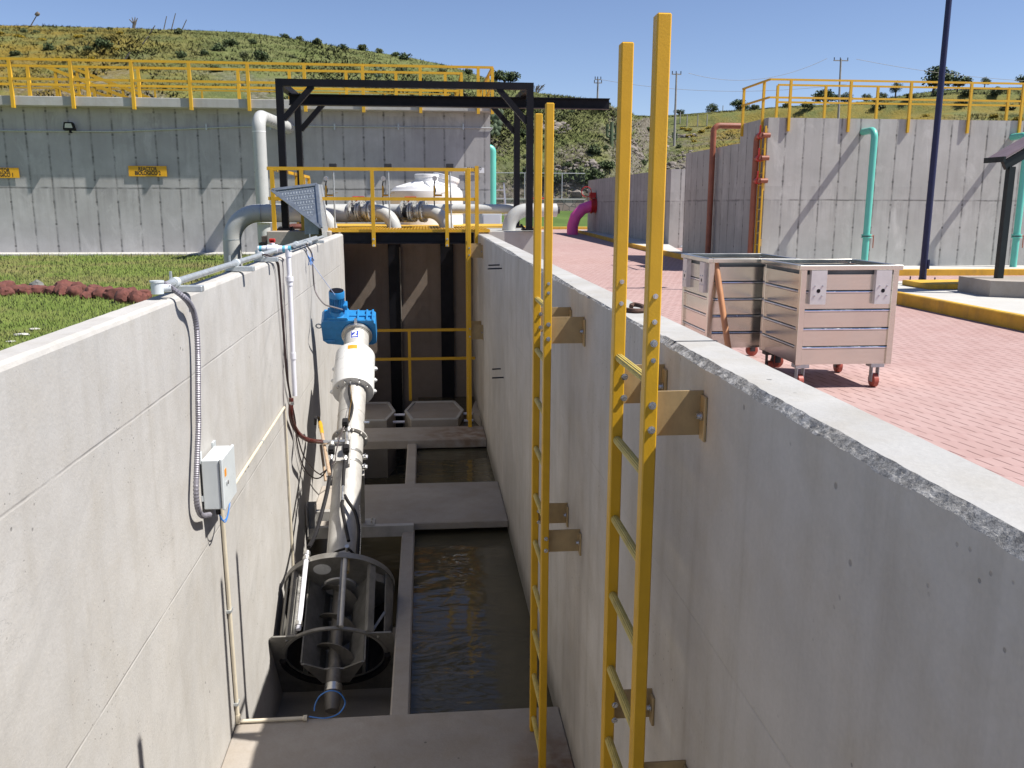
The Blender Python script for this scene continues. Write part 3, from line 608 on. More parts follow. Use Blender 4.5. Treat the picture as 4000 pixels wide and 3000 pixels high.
# ------------------------------------------------------------------ platform: beam, grating, railing
bm_ = onY('A6', 1300, 446, YE); bz = bm_.z
bt = MB(); bt.span((-1.27, YE-0.02, bz), (0.80, YE-0.005, ZP-0.055)); bt.span((-1.27, YE-0.06, bz), (0.80, YE+0.08, bz+0.015)); bt.span((-1.27, YE-0.06, ZP-0.07), (0.80, YE+0.08, ZP-0.055))
tag(bt.build('steel_beam', M['black']), 'black steel beam carrying the front edge of the yellow grating', 'beam')
def grating():
    mb = MB(); x0, x1, y0, y1 = -1.95, 1.05, YE-0.06, YB+0.45
    holes = [(c+0.05, 15.76, 0.27) for c in (-1.6, -0.5, 0.41)]
    def seg(a, b, fixed, ax):
        cuts = []
        for hx, hy, hr in holes:
            d = abs((hy if ax == 0 else hx)-fixed)
            if d < hr:
                L = math.sqrt(hr*hr-d*d); c = hx if ax == 0 else hy; cuts.append((c-L, c+L))
        cuts.sort(); cur = a; out = []
        for u, v in cuts:
            if u > cur: out.append((cur, u))
            cur = max(cur, v)
        if cur < b: out.append((cur, b))
        return out
    n = int((x1-x0)/0.05)
    for i in range(n+1):
        x = x0+(x1-x0)*i/n
        for a, b in seg(y0, y1, x, 1): mb.span((x-0.008, a, ZP-0.045), (x+0.008, b, ZP))
    n = int((y1-y0)/0.1)
    for i in range(n+1):
        y = y0+(y1-y0)*i/n
        for a, b in seg(x0, x1, y, 0): mb.span((a, y-0.007, ZP-0.043), (b, y+0.007, ZP-0.002))
    return tag(mb.build('floor_grating', M['yellow']), 'yellow fibreglass grating floor of the platform over the wet well', 'grating')
grating()
tag(MB().span((-2.3, YB+0.46, ZP-0.045), (1.9, YB+2.6, ZP-0.004)).build('deck_strip', M['kerb_y']), 'yellow deck strip behind the grating under the pipes', 'deck')
def railing(name, label, legs, zb, zt, zm, s, mat, drop=0.0, posts=None, offs=(0, 0), group=None, ps=None):
    """square section railing along a polyline; posts = list of points"""
    t = thing(name, label, 'railing', (legs[0][0], legs[0][1], zb), group); ps = ps or s*1.09
    for i in range(len(legs)-1):
        a, b = legs[i], legs[i+1]
        for z, nm in ((zt, 'top_rail'), (zm, 'mid_rail')):
            MB().bar((a[0], a[1], z), (b[0], b[1], z), s, s).build(nm, mat, t)
    for (x, y) in posts:
        MB().span((x-ps/2, y-ps/2+offs[1], zb-drop), (x+ps/2, y+ps/2+offs[1], zt-s*0.31)).build('post', mat, t)
    return t
yf = YE-0.1; zt_ = onY('D', 900, 366, yf).z; zm_ = onY('D', 900, 430, yf).z
xl_ = onY('B8', 105, 150, yf).x; xr_ = onY('B8', 2130, 130, yf).x
prail = railing('guard_rail', 'yellow guard rail along the front of the grating platform', [(xl_, yf), (xr_, yf)], ZP-0.05, zt_, zm_, 0.052, M['yellow'], 0.22, [(onY('B8', v, 500, yf).x, yf) for v in (1122, 1832)])
for v in (448, 168): MB().span((onY('B8', v, 500, yf).x-0.03, yf-0.03, ZP-0.06), (onY('B8', v, 500, yf).x+0.03, yf+0.03, zt_-0.01)).build('post', M['yellow'], prail)
MB().span((xr_-0.05, yf-0.03, ZP-0.25), (xr_+0.01, yf+0.03, zt_+0.06)).build('end_post', M['yellow'], prail)
for v in (1122, 1832):
    for dz in (-0.1, -0.2): MB().bolt((onY('B8', v, 500, yf).x, yf-0.027, ZP-0.05+dz), (0, -1, 0), 0.012, 0.012).build('bolt', M['chrome'], prail)
xs = onY('B8', 168, 300, yf).x
railing('guard_rail', 'yellow guard rail along the lawn side of the grating platform', [(xs, yf+0.06), (xs, yf+4.4)], ZP-0.05, zt_-0.01, zm_-0.01, 0.05, M['yellow'], 0.0, [(xs, yf+y) for y in (1.25, 2.6, 3.6, 4.4)])

# ------------------------------------------------------------------ black gantry
gy0, gy1 = YE+0.05, YE+2.05
gxl = onY('D', 617, 480, gy0).x; gxr = onY('D', 1143, 480, gy0).x; gz = onY('D', 880, 175, gy0).z; gs = 0.105
g = thing('gantry', 'black steel lifting gantry standing over the grating platform', 'gantry', ((gxl+gxr)/2, (gy0+gy1)/2, ZP))
for x in (gxl, gxr):
    for y in (gy0, gy1):
        MB().span((x-gs/2, y-gs/2, ZP+0.012), (x+gs/2, y+gs/2, gz-gs)).build('post', M['black'], g)
        p = MB(); p.span((x-0.12, y-0.12, ZP-0.018), (x+0.12, y+0.12, ZP+0.012)); [p.bolt((x+a, y+b, ZP+0.012), (0, 0, 1), 0.012, 0.03) for a in (-0.09, 0.09) for b in (-0.09, 0.09)]; p.build('base_plate', M['black'], g)
    MB().span((x-gs/2, gy0+gs/2, gz-gs), (x+gs/2, gy1-gs/2, gz-0.002)).build('side_beam', M['black'], g)
    sg = 1 if x < 0 else -1
    for y in (gy0, gy1): MB().bar((x+sg*gs*0.4, y, gz-0.60), (x+sg*0.50, y, gz-gs*0.9), 0.085, 0.085, up=(0, 1, 0)).build('knee_brace', M['black'], g)
for y in (gy0, gy1): MB().span((gxl-gs/2, y-gs/2, gz-gs), (gxr+gs/2, y+gs/2, gz)).build('cross_beam', M['black'], g)
ym = (gy0+gy1)/2; mt = gz-gs-0.002; xe = onY('D', 1316, 215, ym).x
ib = MB(); ib.span((gxl-0.0, ym-0.07, mt-0.016), (xe, ym+0.07, mt)); ib.span((gxl, ym-0.006, mt-0.16), (xe, ym+0.006, mt-0.016)); ib.span((gxl, ym-0.07, mt-0.176), (xe, ym+0.07, mt-0.16))
ib.build('hoist_beam', M['black'], g)

# ------------------------------------------------------------------ tread plate chute on the lawn side wall
hA = onY('B8', 155, 352, 14.1); hB = onY('B8', 585, 300, 13.9); hC = onY('B8', 625, 712, 13.4); hD = onY('B8', 645, 300, 14.9); hE = onY('B8', 702, 800, 14.4)
t = thing('screenings_chute', 'grey tread plate chute with a triangular cheek on the wall end', 'chute', (hC.x, 13.9, ZT))
n = (hB-hA).cross(hC-hA).normalized(); n = n if n.y < 0 else -n
MB().prism([hA, hB, hC], -n*0.02).build('cheek_plate', M['tread'], t)
st = MB(); ex = (hB-hA).normalized(); ey = n.cross(ex)
O_ = hA; pc = hC-hA; cx_, cy_ = pc.dot(ex), pc.dot(ey); bx = (hB-hA).length
for i in range(16):
    for j in range(1, 16):
        v = j/16.0; lo = cx_*v; hi = bx+(cx_-bx)*v; x = (i+(0.5 if j % 2 else 0))*bx/16
        if lo+0.05 < x < hi-0.03:
            c = O_+ex*x+ey*(cy_*v)+n*0.001; dd = (ex if j % 2 else ey); st.bar(c-dd*0.018, c+dd*0.018, 0.011, 0.006, up=n)
st.build('tread_lugs', M['zinc'], t)
ed = MB()
for a, b in ((hA, hB), (hB, hC), (hC, hA)): ed.bar(a+n*0.004, b+n*0.004, 0.045, 0.03, up=n)
ed.build('edge_frame', M['tread'], t)
hF = onY('B8', 640, 815, 13.5)
sp = MB(); sp.add([hB+n*0.02, hD, hE, hF], [(0, 1, 2, 3)]); sp.add([hB+n*0.02+Vector((0, .02, 0)), hD+Vector((-.02, 0, 0)), hE+Vector((-.02, 0, 0)), hF+Vector((0, .02, 0))], [(0, 1, 2, 3)]); sp.build('side_plate', M['zinc'], t)
pb0 = onY('B8', 465, 600, 13.95); pb1 = onY('B8', 610, 815, 13.95)
MB().span((pb0.x, 13.9, ZT+0.005), (pb1.x, 14.25, pb0.z+0.05), bev=0.006).build('support_box', M['tread'], t)
# ------------------------------------------------------------------ inclined screw screen
OM = Vector((-0.78, 10.1, -1.49)); AU = Vector((1, 0, 0)); AT = Vector((0, -0.839, -0.545)); AN = Vector((0, -0.545, 0.839))
def L(u, n, t): return OM+AU*u+AN*n+AT*t
def PL(k, x, y, h):
    d = ray(k, x, y); P0 = OM+AN*h; return d*(P0.dot(AN)/d.dot(AN))
RM = Matrix(((AU.x, AN.x, AT.x), (AU.y, AN.y, AT.y), (AU.z, AN.z, AT.z)))
scr = thing('screw_screen', 'inclined stainless steel screw screen with blue gear motor and open basket', 'screw screen', L(0, -0.5, 3.6))
def mlathe(name, prof, mat, parent=scr, seg=40, cap=True): return MB().lathe(OM, AT, prof, seg, cap).build(name, mat, parent)
tube = mlathe('conveyor_tube', [(0.0, 0.138), (1.235, 0.138), (1.237, 0.141), (1.255, 0.141), (1.257, 0.138), (3.3, 0.138)], M['steel_mat'])
mlathe('top_flange', [(-0.045, 0.17), (-0.028, 0.172), (-0.012, 0.172), (-0.01, 0.15), (0.0, 0.15)], M['steel'])
fl = MB(); fl.lathe(L(0, 0.2, -0.03), AU, [(-0.014, 0.04), (0.014, 0.04)], 16); fl.lathe(L(0, 0.2, -0.03), AU, [(-0.016, 0.015), (0.016, 0.015)], 12); fl.build('lifting_lug', M['steel'], scr)
hood = mlathe('press_housing', [(0.315, 0.139), (0.322, 0.205), (0.34, 0.216), (0.875, 0.222), (0.89, 0.216), (0.892, 0.195), (0.885, 0.139)], M['white'], seg=48)
for i, tt_ in enumerate((0.5, 0.68, 0.85)):
    for sgn in (-1, 1):
        m = MB(); m.bar(L(sgn*0.205, -0.03, tt_-0.02), L(sgn*0.205, -0.03, tt_+0.02), 0.06, 0.04, up=AN, bev=0.006); m.bolt(L(sgn*0.235, -0.03, tt_), AU*sgn, 0.012, 0.012); m.build('clamp_lug', M['white'], hood)
for a in (-60, -25, 25, 60): MB().bolt(L(0.178*math.sin(rad(a)), 0.178*math.cos(rad(a)), 0.892), AT, 0.012, 0.02).build('bolt', M['chrome'], hood)
def patch(name, k, x0, y0, x1, y1, mat, parent, h, th=0.0015):
    a, b, c, d = [PL(k, *q, h) for q in ((x0, y0), (x1, y0), (x1, y1), (x0, y1))]; return MB().prism([a, b, c, d], AN*th).build(name, mat, parent)
def curved_patch(name, r, a0, a1, t0, t1, mat, parent, n=8):
    vs = []
    for t in (t0, t1):
        for i in range(n+1):
            a = rad(a0+(a1-a0)*i/n)
            for q in (r, r+0.0015): vs.append(L(q*math.sin(a), q*math.cos(a), t))
    k = 2*(n+1); fs = [(2*i+1, 2*i+3, k+2*i+3, k+2*i+1) for i in range(n)]+[(2*i, 2*i+2, 2*i+3, 2*i+1) for i in range(n)]+[(k+2*i, k+2*i+2, k+2*i+3, k+2*i+1) for i in range(n)]
    return MB().add(vs, fs).build(name, mat, parent)
stk = curved_patch('blue_sticker', 0.1395, -20, 13, 0.055, 0.165, M['blue_s'], tube)
curved_patch('sticker_border', 0.1385, -23, 15.5, 0.047, 0.173, M['whitep'], tube)
curved_patch('warning_sticker', 0.2165, -17, 10, 0.375, 0.435, M['orange'], hood)
cu = bpy.data.curves.new('sticker_symbol', 'FONT'); cu.body = '2'; cu.size = 0.12; cu.align_x = 'CENTER'; cu.align_y = 'CENTER'; cu.extrude = 0.001; cu.offset = 0.004; cu.materials.append(M['whitep'])
to = bpy.data.objects.new('sticker_symbol', text_mesh('sticker_symbol', cu)); link(to); to.parent = tube
ca = rad(-3.5); nn = (AN*math.cos(ca)+AU*math.sin(ca)); ux = (AU*math.cos(ca)-AN*math.sin(ca)); uy = nn.cross(ux)
p = L(0.1425*math.sin(ca), 0.1425*math.cos(ca), 0.11)-ORG[scr.name]
to.matrix_local = Matrix(((ux.x, uy.x, nn.x, p.x), (ux.y, uy.y, nn.y, p.y), (ux.z, uy.z, nn.z, p.z), (0, 0, 0, 1)))
# gearbox and motor
gb = MB(); prof = [(-0.39, 0.15), (-0.36, 0.19), (0.15, 0.17), (0.19, 0.17), (0.215, 0.14), (0.215, -0.14), (0.17, -0.17), (0.0, -0.17), (-0.06, -0.19), (-0.2, -0.17), (-0.34, -0.15), (-0.39, -0.1)]
gb.prism([L(u, n, -0.26) for u, n in prof], AT*0.205)
gear = gb.build('gearbox', M['blue_m'], scr)
rb = MB()
for u in (-0.3, -0.2, -0.11, 0.02, 0.12, 0.185): rb.bar(L(u, 0.175, -0.25), L(u, 0.175, -0.06), 0.022, 0.05, up=AN, bev=0.005)
rb.bar(L(-0.34, 0.165, -0.07), L(0.2, 0.165, -0.07), 0.03, 0.055, up=AN, bev=0.005); rb.bar(L(-0.37, -0.1, -0.052), L(-0.26, -0.1, -0.052), 0.02, 0.02); rb.bar(L(-0.34, 0.165, -0.16), L(0.2, 0.165, -0.16), 0.03, 0.05, up=AN, bev=0.005)
rb.prism([L(u, 0.185+(n if n > 0 else 0), -0.25) for u, n in ((-0.32, 0), (-0.32, 0.04), (-0.1, 0.04), (-0.08, 0))], AT*0.185)
rb.build('gearbox_ribs', M['blue_m'], gear)
mo = L(-0.21, 0.2, -0.155); md = Vector((0.03, -0.27, 0.96)).normalized()
MB().lathe(mo, md, [(0, 0.085), (0.05, 0.085), (0.055, 0.068), (0.24, 0.068)], 28).build('motor_body', M['blue_m'], scr)
fn = MB(); d_, a_, b_ = frame_of(md)
for k in range(26):
    q = 2*math.pi*k/26; e = a_*math.cos(q)+b_*math.sin(q); fn.bar(mo+e*0.076+md*0.06, mo+e*0.076+md*0.225, 0.006, 0.02, up=e)
fn.build('cooling_fins', M['blue_m'], scr)
fc = MB().lathe(mo, md, [(0.215, 0.088), (0.275, 0.088), (0.288, 0.08), (0.289, 0.06)], 28).build('fan_cover', M['blue_m'], scr)
MB().lathe(mo, md, [(0.2895, 0.078), (0.293, 0.078)], 24).build('fan_grille', M['black'], fc)
MB().box(mo+AU*0.09+md*0.11, (0.05, 0.07, 0.09), RM, 0.008).build('terminal_box', M['blue_m'], scr)
ey_ = [mo+Vector((0, 0, 0))]; ec = L(-0.425, 0.08, -0.1); MB().tube([ec+(AU*math.cos(q)+AN*math.sin(q))*0.03 for q in [2*math.pi*i/16 for i in range(17)]], 0.008, 8, False).build('eye_bolt', M['zinc'], scr)
# clamp flange and straps on the tube
cf = MB(); cf.lathe(OM, AT, [(1.555, 0.139), (1.556, 0.18), (1.572, 0.18), (1.573, 0.139)], 40, False); [cf.bolt(L(0.163*math.sin(rad(a)), 0.163*math.cos(rad(a)), 1.573), AT, 0.009, 0.02) for a in range(-80, 90, 32)]; cf.build('tube_flange', M['steel_mat'], scr)
for tt_ in (1.80, 1.93):
    m = MB(); m.lathe(OM, AT, [(tt_-0.018, 0.139), (tt_-0.017, 0.144), (tt_+0.017, 0.144), (tt_+0.018, 0.139)], 40, False); m.bar(L(0.14, 0.0, tt_), L(0.185, -0.01, tt_), 0.04, 0.03, up=AN); m.bolt(L(0.165, 0.01, tt_), AN, 0.009, 0.03); m.build('tube_strap', M['steel'], scr)
MB().tube([L(0.135, 0.03, 1.36), L(0.19, 0.03, 1.36)], [0.016, 0.014], 10).build('drain_nipple', M['steel'], scr)
# valve manifold
vb = MB(); vp = lambda x, y, h=0.19: PL('B3', x, y, h)
vb.tube([vp(720, 350), vp(960, 340)], 0.018, 10); vb.tube([vp(820, 345), vp(820, 400)], 0.019, 10); vb.tube([vp(980, 250), vp(985, 400)], 0.018, 10)
for x in (820, 985): vb.lathe(vp(x, 372), AT, [(-0.02, 0.026), (0.02, 0.026)], 8)
vb.lathe(vp(760, 352), (1, 0, 0), [(-0.02, 0.024), (0.02, 0.024)], 8); vb.build('water_manifold', M['steel'], scr)
for x, y in ((815, 440), (975, 425), (965, 145)):
    m = MB(); c = vp(x, y, 0.2); m.box(c, (0.062, 0.06, 0.085), RM, 0.008); m.box(c+AN*0.036, (0.05, 0.02, 0.06), RM, 0.005); m.build('solenoid_valve', M['rubber'], scr)
for x, y in ((815, 520), (965, 530), (1000, 215)): MB().lathe(vp(x, y, 0.19), AT, [(-0.03, 0.012), (-0.028, 0.02), (0.0, 0.02), (0.02, 0.013), (0.035, 0.017), (0.037, 0.01)], 8).build('hose_coupling', M['chrome'], scr)
m = MB(); m.box(vp(905, 430, 0.15), (0.11, 0.01, 0.3), RM); m.box(vp(1015, 450, 0.16), (0.012, 0.05, 0.36), RM); m.build('valve_bracket', M['steel_mat'], scr)
# hoses
def hose(name, pts, r, mat, parent=None, seg=10, n=6):
    return MB().tube(cr(pts, n), r, seg).build(name, mat, parent)
hp = lambda P, h: [PL('B3', x, y, hh) for (x, y), hh in zip(P, h)]
hose('spray_hose', hp([(815, 560), (790, 760), (760, 920), (700, 1150), (640, 1350), (570, 1490)], [0.2, 0.22, 0.24, 0.27, 0.33, 0.43]), 0.019, M['rubber'], scr)
hose('spray_hose', hp([(960, 550), (945, 700), (940, 830)], [0.2, 0.2, 0.2]), 0.017, M['rubber'], scr)
MB().tube(hp([(940, 830), (935, 985)], [0.2, 0.2]), 0.017, 10).build('tee_fitting', M['steel'], scr)
hose('spray_hose', hp([(932, 990), (930, 1060), (960, 1230), (1000, 1420)], [0.2, 0.2, 0.21, 0.25]), 0.016, M['rubber'], scr)
hose('spray_hose', hp([(955, 925), (1000, 1000), (1075, 1120), (1110, 1300), (1100, 1480), (1085, 1640)], [0.2, 0.2, 0.19, 0.17, 0.16, 0.14]), 0.016, M['rubber'], scr)
lc = MB()
for i in range(46):
    a = i/45.0; x = 1010+110*math.sin(min(1, a*1.5)*1.4); q = PL('B3', 1120+12*math.sin(a*3.1), 1040+560*a, 0.17)
    lc.ball(q, 0.006, 1)
lc.build('link_chain', M['chrome'], scr)
hp2 = lambda P, h: [PL('B2', x, y, h) for x, y in P]
hose('wash_hose', hp2([(1015, 1245), (1005, 1310), (1020, 1400), (1040, 1480), (1030, 1570), (1000, 1650), (965, 1700)], 0.17), 0.014, M['rubber'], scr)
MB().tube(hp2([(1018, 1195), (1016, 1255)], 0.17), 0.012, 10).build('hose_coupling', M['chrome'], scr)
ch = MB()
for i in range(60):
    a = i/59.0; x = 1022+14*math.sin(a*5.2)+4*(i % 2); ch.ball(PL('B2', x-6, 1265+380*a, 0.186), 0.0042, 1)
ch.build('bead_chain', M['brass'], scr)
hose('signal_cable', hp([(960, 170), (925, 250), (890, 350), (860, 480), (850, 560), (760, 650), (690, 700)], [0.2, 0.2, 0.22, 0.24, 0.22, 0.2, 0.1]), 0.006, M['cable'], scr)
# lower tee with small hoses above the ring
hr = lambda x, y, h: PL('B4', x, y, h)
MB().lathe(hr(738, 85, 0.34), AN, [(-0.03, 0.02), (0.03, 0.02)], 8).build('tee_fitting', M['steel'], scr)
hose('spray_hose', [hr(720, 90, 0.34), hr(660, 110, 0.3), hr(600, 145, 0.24), hr(560, 175, 0.15)], 0.011, M['rubber'], scr)
hose('spray_hose', [hr(755, 95, 0.34), hr(790, 130, 0.3), hr(820, 165, 0.24)], 0.011, M['rubber'], scr)
MB().box(hr(735, 215, 0.40), (0.045, 0.05, 0.16), RM, 0.005).build('nozzle_block', M['tan'], scr)
# basket: upper ring, bars, lower plate
T0, T1 = 3.29, 3.93
m = MB(); m.lathe(OM, AT, [(T0, 0.16), (T0, 0.468), (T0+0.008, 0.468), (T0+0.008, 0.16)], 64, False); m.lathe(OM, AT, [(T0-0.03, 0.464), (T0-0.03, 0.474), (T0+0.02, 0.474), (T0+0.02, 0.464), (T0-0.03, 0.464)], 64, False); ring = m.build('upper_ring', M['cage'], scr)
c_ = hr(525, 297, 0.28); 
MB().lathe(L(-0.125, 0.29, T0+0.0085), AT, [(0, 0.075), (0.003, 0.074)], 28).build('sunlit_spot', M['white'], ring)  # white disc painting the sunlit tube glimpsed through a hole
def polar(r, a, t): return L(r*math.sin(rad(a)), r*math.cos(rad(a)), t)
for a, w, h in ((-52, 0.035, 0.06), (42, 0.06, 0.04), (9, 0.05, 0.03), (150, 0.03, 0.04), (-140, 0.03, 0.04)):
    MB().bar(polar(0.435, a, T0), polar(0.435, a, T1), w, h, up=polar(1, a, 0)-OM).build('basket_bar', M['cage'], scr)
tb = MB()
for i in range(34):
    t0_ = T0+0.06+i*0.0165; tb.bar(polar(0.405, -47, t0_), polar(0.405, -47, t0_+0.009), 0.022, 0.02, up=polar(1, -47, 0)-OM)
tb.bar(polar(0.42, -47, T0+0.05), polar(0.42, -47, T1-0.02), 0.012, 0.02, up=polar(1, -47, 0)-OM); tb.build('cleaning_comb', M['steel'], scr)
for a0, a1 in ((62, 115), (-118, -64)):
    vs = []; n_ = 10
    for t in (T0+0.01, T1):
        for i in range(n_+1): a = a0+(a1-a0)*i/n_; vs += [polar(0.455, a, t), polar(0.462, a, t)]
    k = 2*(n_+1); fs = []
    for i in range(n_): fs += [(2*i, 2*i+2, k+2*i+2, k+2*i), (2*i+1, 2*i+3, k+2*i+3, k+2*i+1)]
    fs += [(0, 1, k+1, k), (2*n_, 2*n_+1, k+2*n_+1, k+2*n_)]; MB().add(vs, fs).build('curved_guard', M['cage'], scr)
for a in (70, -75):
    MB().bar(polar(0.45, a, T0+0.06), polar(0.43, a-22*(1 if a > 0 else -1), T0+0.10), 0.012, 0.075, up=AT).build('brace', M['cage'], scr)
MB().bar(polar(0.44, 46, T1-0.02), polar(0.46, 62, T1-0.24), 0.02, 0.012, up=AN).build('brace', M['cage'], scr)
# screened far half of the drum
dm = MB(); vs = []; n_ = 40
for i in range(n_+1):
    a = 112+(248-112)*i/n_
    for t in (T0, T1): vs.append(polar(0.45, a, t))
dm.add(vs, [(2*i, 2*i+1, 2*i+3, 2*i+2) for i in range(n_)]); dm.build('screen_basket', M['drum_shade'], scr)
# lower plate with a round opening
def plate():
    N = 72; vs = []; fs = []; hw, n0, n1 = 0.487, -0.60, 0.325; ri, ra = 0.395, 0.428
    for k in range(N):
        q = 2*math.pi*k/N; sx, sy = math.sin(q), math.cos(q)
        lim = min((hw if sx > 0 else 0.497)/abs(sx) if abs(sx) > 1e-6 else 9, (n1 if sy > 0 else -n0)/abs(sy) if abs(sy) > 1e-6 else 9); ro = max(lim, ra)
        for t in (T1, T1+0.012):
            vs.append(L(ri*sx, ri*sy, t)); vs.append(L(ro*sx, ro*sy, t))
    for k in range(N):
        a, b = 4*k, 4*((k+1) % N)
        fs += [(a, a+1, b+1, b), (a+2, b+2, b+3, a+3), (a+1, a+3, b+3, b+1), (a, b, b+2, a+2)]
    return MB().add(vs, fs).build('base_plate', M['cage'], scr)
bp = plate()
for x, y in ((-0.36, 0.27), (0.36, 0.27), (-0.45, -0.1), (0.45, -0.1)): MB().bolt(L(x, y, T1+0.012), AT, 0.008, 0.008).build('bolt', M['chrome'], bp)
m = MB(); m.lathe(OM, AT, [(T1-0.004, 0.405), (T1-0.004, 0.427), (T1+0.02, 0.427), (T1+0.02, 0.405), (T1-0.004, 0.405)], 64, False); m.build('plate_ring', M['cage'], scr)
m = MB(); m.tube([polar(0.425, a, T1+0.03) for a in range(88, 273, 5)], 0.026, 10); m.build('rubber_seal', M['rubber'], scr)
# trough, auger, lower bearing
tp = [(-0.245, 0.13), (-0.135, -0.03), (-0.1, -0.17), (0.1, -0.17), (0.135, -0.03), (0.245, 0.13)]
m = MB()
for (u0, n0), (u1, n1) in zip(tp[:-1], tp[1:]):
    a, b = L(u0, n0, 3.15), L(u1, n1, 3.15); w = Vector((u1-u0, n1-n0, 0)).normalized(); off = AU*(-w.y)*0.008+AN*w.x*0.008
    m.prism([a, b, b+off, a+off], AT*0.92)
m.bar(L(-0.25, 0.128, 3.15), L(-0.25, 0.128, 4.07), 0.012, 0.03, up=AN); m.bar(L(0.25, 0.128, 3.15), L(0.25, 0.128, 4.07), 0.012, 0.03, up=AN)
m.build('screenings_trough', M['cage'], scr)
ep = [(-0.25, 0.135), (-0.225, 0.135), (-0.075, 0.035), (0.0, 0.05), (0.075, 0.035), (0.225, 0.135), (0.25, 0.135), (0.17, -0.05), (0.11, -0.19), (-0.11, -0.19), (-0.17, -0.05)]
MB().prism([L(u, n, 4.07) for u, n in ep], AT*0.014).build('trough_end_plate', M['cage'], scr)
MB().lathe(OM, AT, [(2.9, 0.052), (4.07, 0.052)], 20).build('screw_shaft', M['steel_dk'], scr)
fl = MB(); vs = []; NS = 110
for i in range(NS+1):
    q = i/NS*2*math.pi*3.4; t = 3.1+0.93*i/NS
    for r in (0.05, 0.155): vs.append(L(r*math.sin(q), r*math.cos(q), t))
for i in range(NS+1):
    q = i/NS*2*math.pi*3.4; t = 3.106+0.93*i/NS
    for r in (0.05, 0.155): vs.append(L(r*math.sin(q), r*math.cos(q), t))
k = 2*(NS+1); fs = []
for i in range(NS): fs += [(2*i, 2*i+1, 2*i+3, 2*i+2), (k+2*i, k+2*i+2, k+2*i+3, k+2*i+1), (2*i+1, k+2*i+1, k+2*i+3, 2*i+3)]
fl.add(vs, fs); fl.build('screw_flight', M['steel_dk'], scr)
mlathe('lower_bearing', [(4.084, 0.062), (4.20, 0.062), (4.205, 0.07), (4.27, 0.07), (4.275, 0.064), (4.36, 0.062), (4.42, 0.05), (4.425, 0.03)], M['tan'] if False else M['steel_dk'], seg=28)
mlathe('bearing_cap', [(4.206, 0.0715), (4.268, 0.0715)], M['steel'], seg=28)
# spray pipe on the left
m = MB(); q0 = hr(412, 130, 0.43); q1 = hr(345, 745, 0.43); m.tube([q0, q1], 0.02, 14); sp_ = m.build('spray_pipe', M['pvc'], scr)
for f in (0.0, 0.07, 0.93): c = q0+(q1-q0)*f; MB().lathe(c, q1-q0, [(-0.015, 0.03), (0.015, 0.03)], 12).build('pipe_clamp', M['steel'], sp_)
m = MB(); m.tube([hr(690, 720, 0.44), hr(725, 140, 0.44)], 0.018, 10); m.build('spray_pipe', M['steel_mat'], scr)
# supports standing on the walkway
w0 = MB(); w0.span((XL+0.01, 8.97, ZF-0.115), (-0.16, 9.045, ZF+0.004)); w0.build('support_beam', M['steel_mat'], scr)
lg0 = onY('B3', 1175, 1190, 9.15); ltop = L(0.13, -0.06, 1.95)
MB().bar((lg0.x-0.02, 9.12, ZF+0.01), ltop, 0.07, 0.05, up=(1, 0, 0)).build('support_leg', M['steel_mat'], scr)
m = MB(); m.span((lg0.x-0.1, 9.0, ZF+0.004), (lg0.x+0.11, 9.2, ZF+0.014)); [m.bolt((lg0.x+0.08, 9.05+0.1*i, ZF+0.014), (0, 0, 1), 0.01, 0.025) for i in (0, 1)]; m.build('foot_plate', M['steel_mat'], scr)
lp0 = onY('B3', 590, 1310, 9.0); lp1 = onY('B3', 590, 1000, 9.0)
m = MB(); m.span((XL+0.02, 8.9, ZF-0.06), (XL+0.03, 9.02, lp1.z)); m.span((XL+0.02, 9.01, ZF-0.06), (lp0.x+0.07, 9.02, lp1.z)); m.span((lp0.x+0.06, 8.9, ZF-0.06), (lp0.x+0.07, 9.02, lp1.z)); m.build('support_post', M['steel_mat'], scr)
MB().span((lp0.x+0.07, 8.92, ZF+0.1), (-0.86, 9.0, ZF+0.2)).build('support_strut', M['steel_mat'], scr)

# ------------------------------------------------------------------ fittings on the sunlit channel wall
ZC = -0.42; hs = [onZ('C4', *a, ZC) for a in ((100, 620), (1230, 268), (1790, 75))]
XC = -1.335
co = MB(); co.tube([(XC, hs[0].y+0.03, ZC), (XC, hs[2].y, ZC)], 0.020, 12)
cd = tag(co.build('conduit', M['zinc']), 'long galvanised conduit running along the top of the sunlit wall', 'conduit')
for px, py in ((330, 560), (905, 350), (1240, 265), (1540, 145)):
    q = onZ('C4', px, py, ZC); MB().lathe((XC, q.y, ZC), (0, 1, 0), [(-0.03, 0.027), (0.03, 0.027)], 12).build('coupling', M['boxgrey'], cd)
jb = MB(); jb.lathe((XC, hs[0].y, ZC-0.03), (0, 0, 1), [(0, 0.03), (0.055, 0.031), (0.057, 0.035), (0.066, 0.035)], 20); jb.lathe((XC, hs[0].y, ZC), (0, 1, 0), [(0.0, 0.024), (0.08, 0.024), (0.085, 0.02)], 14); jb.lathe((XC, hs[0].y+0.02, ZC-0.005), (1, 0.2, 0), [(0.02, 0.02), (0.06, 0.02)], 12)
tag(jb.build('junction_box', M['boxgrey']), 'round grey conduit junction box at the near end of the conduit', 'junction box')
co2 = MB(); q = onZ('C4', 1640, 120, ZC); co2.tube([(XC+0.06, q.y-1.1, ZC), (XC+0.06, hs[2].y+0.15, ZC)], 0.018, 10); co2.lathe((XC+0.06, q.y-0.2, ZC), (0, 1, 0), [(-0.05, 0.03), (0.05, 0.03)], 12); co2.tube([(XC+0.06, q.y-0.2, ZC), (XC+0.12, q.y-0.2, ZC-0.01)], 0.025, 10)
tag(co2.build('conduit', M['zinc']), 'short second conduit beside the chute foot on the sunlit wall', 'conduit')
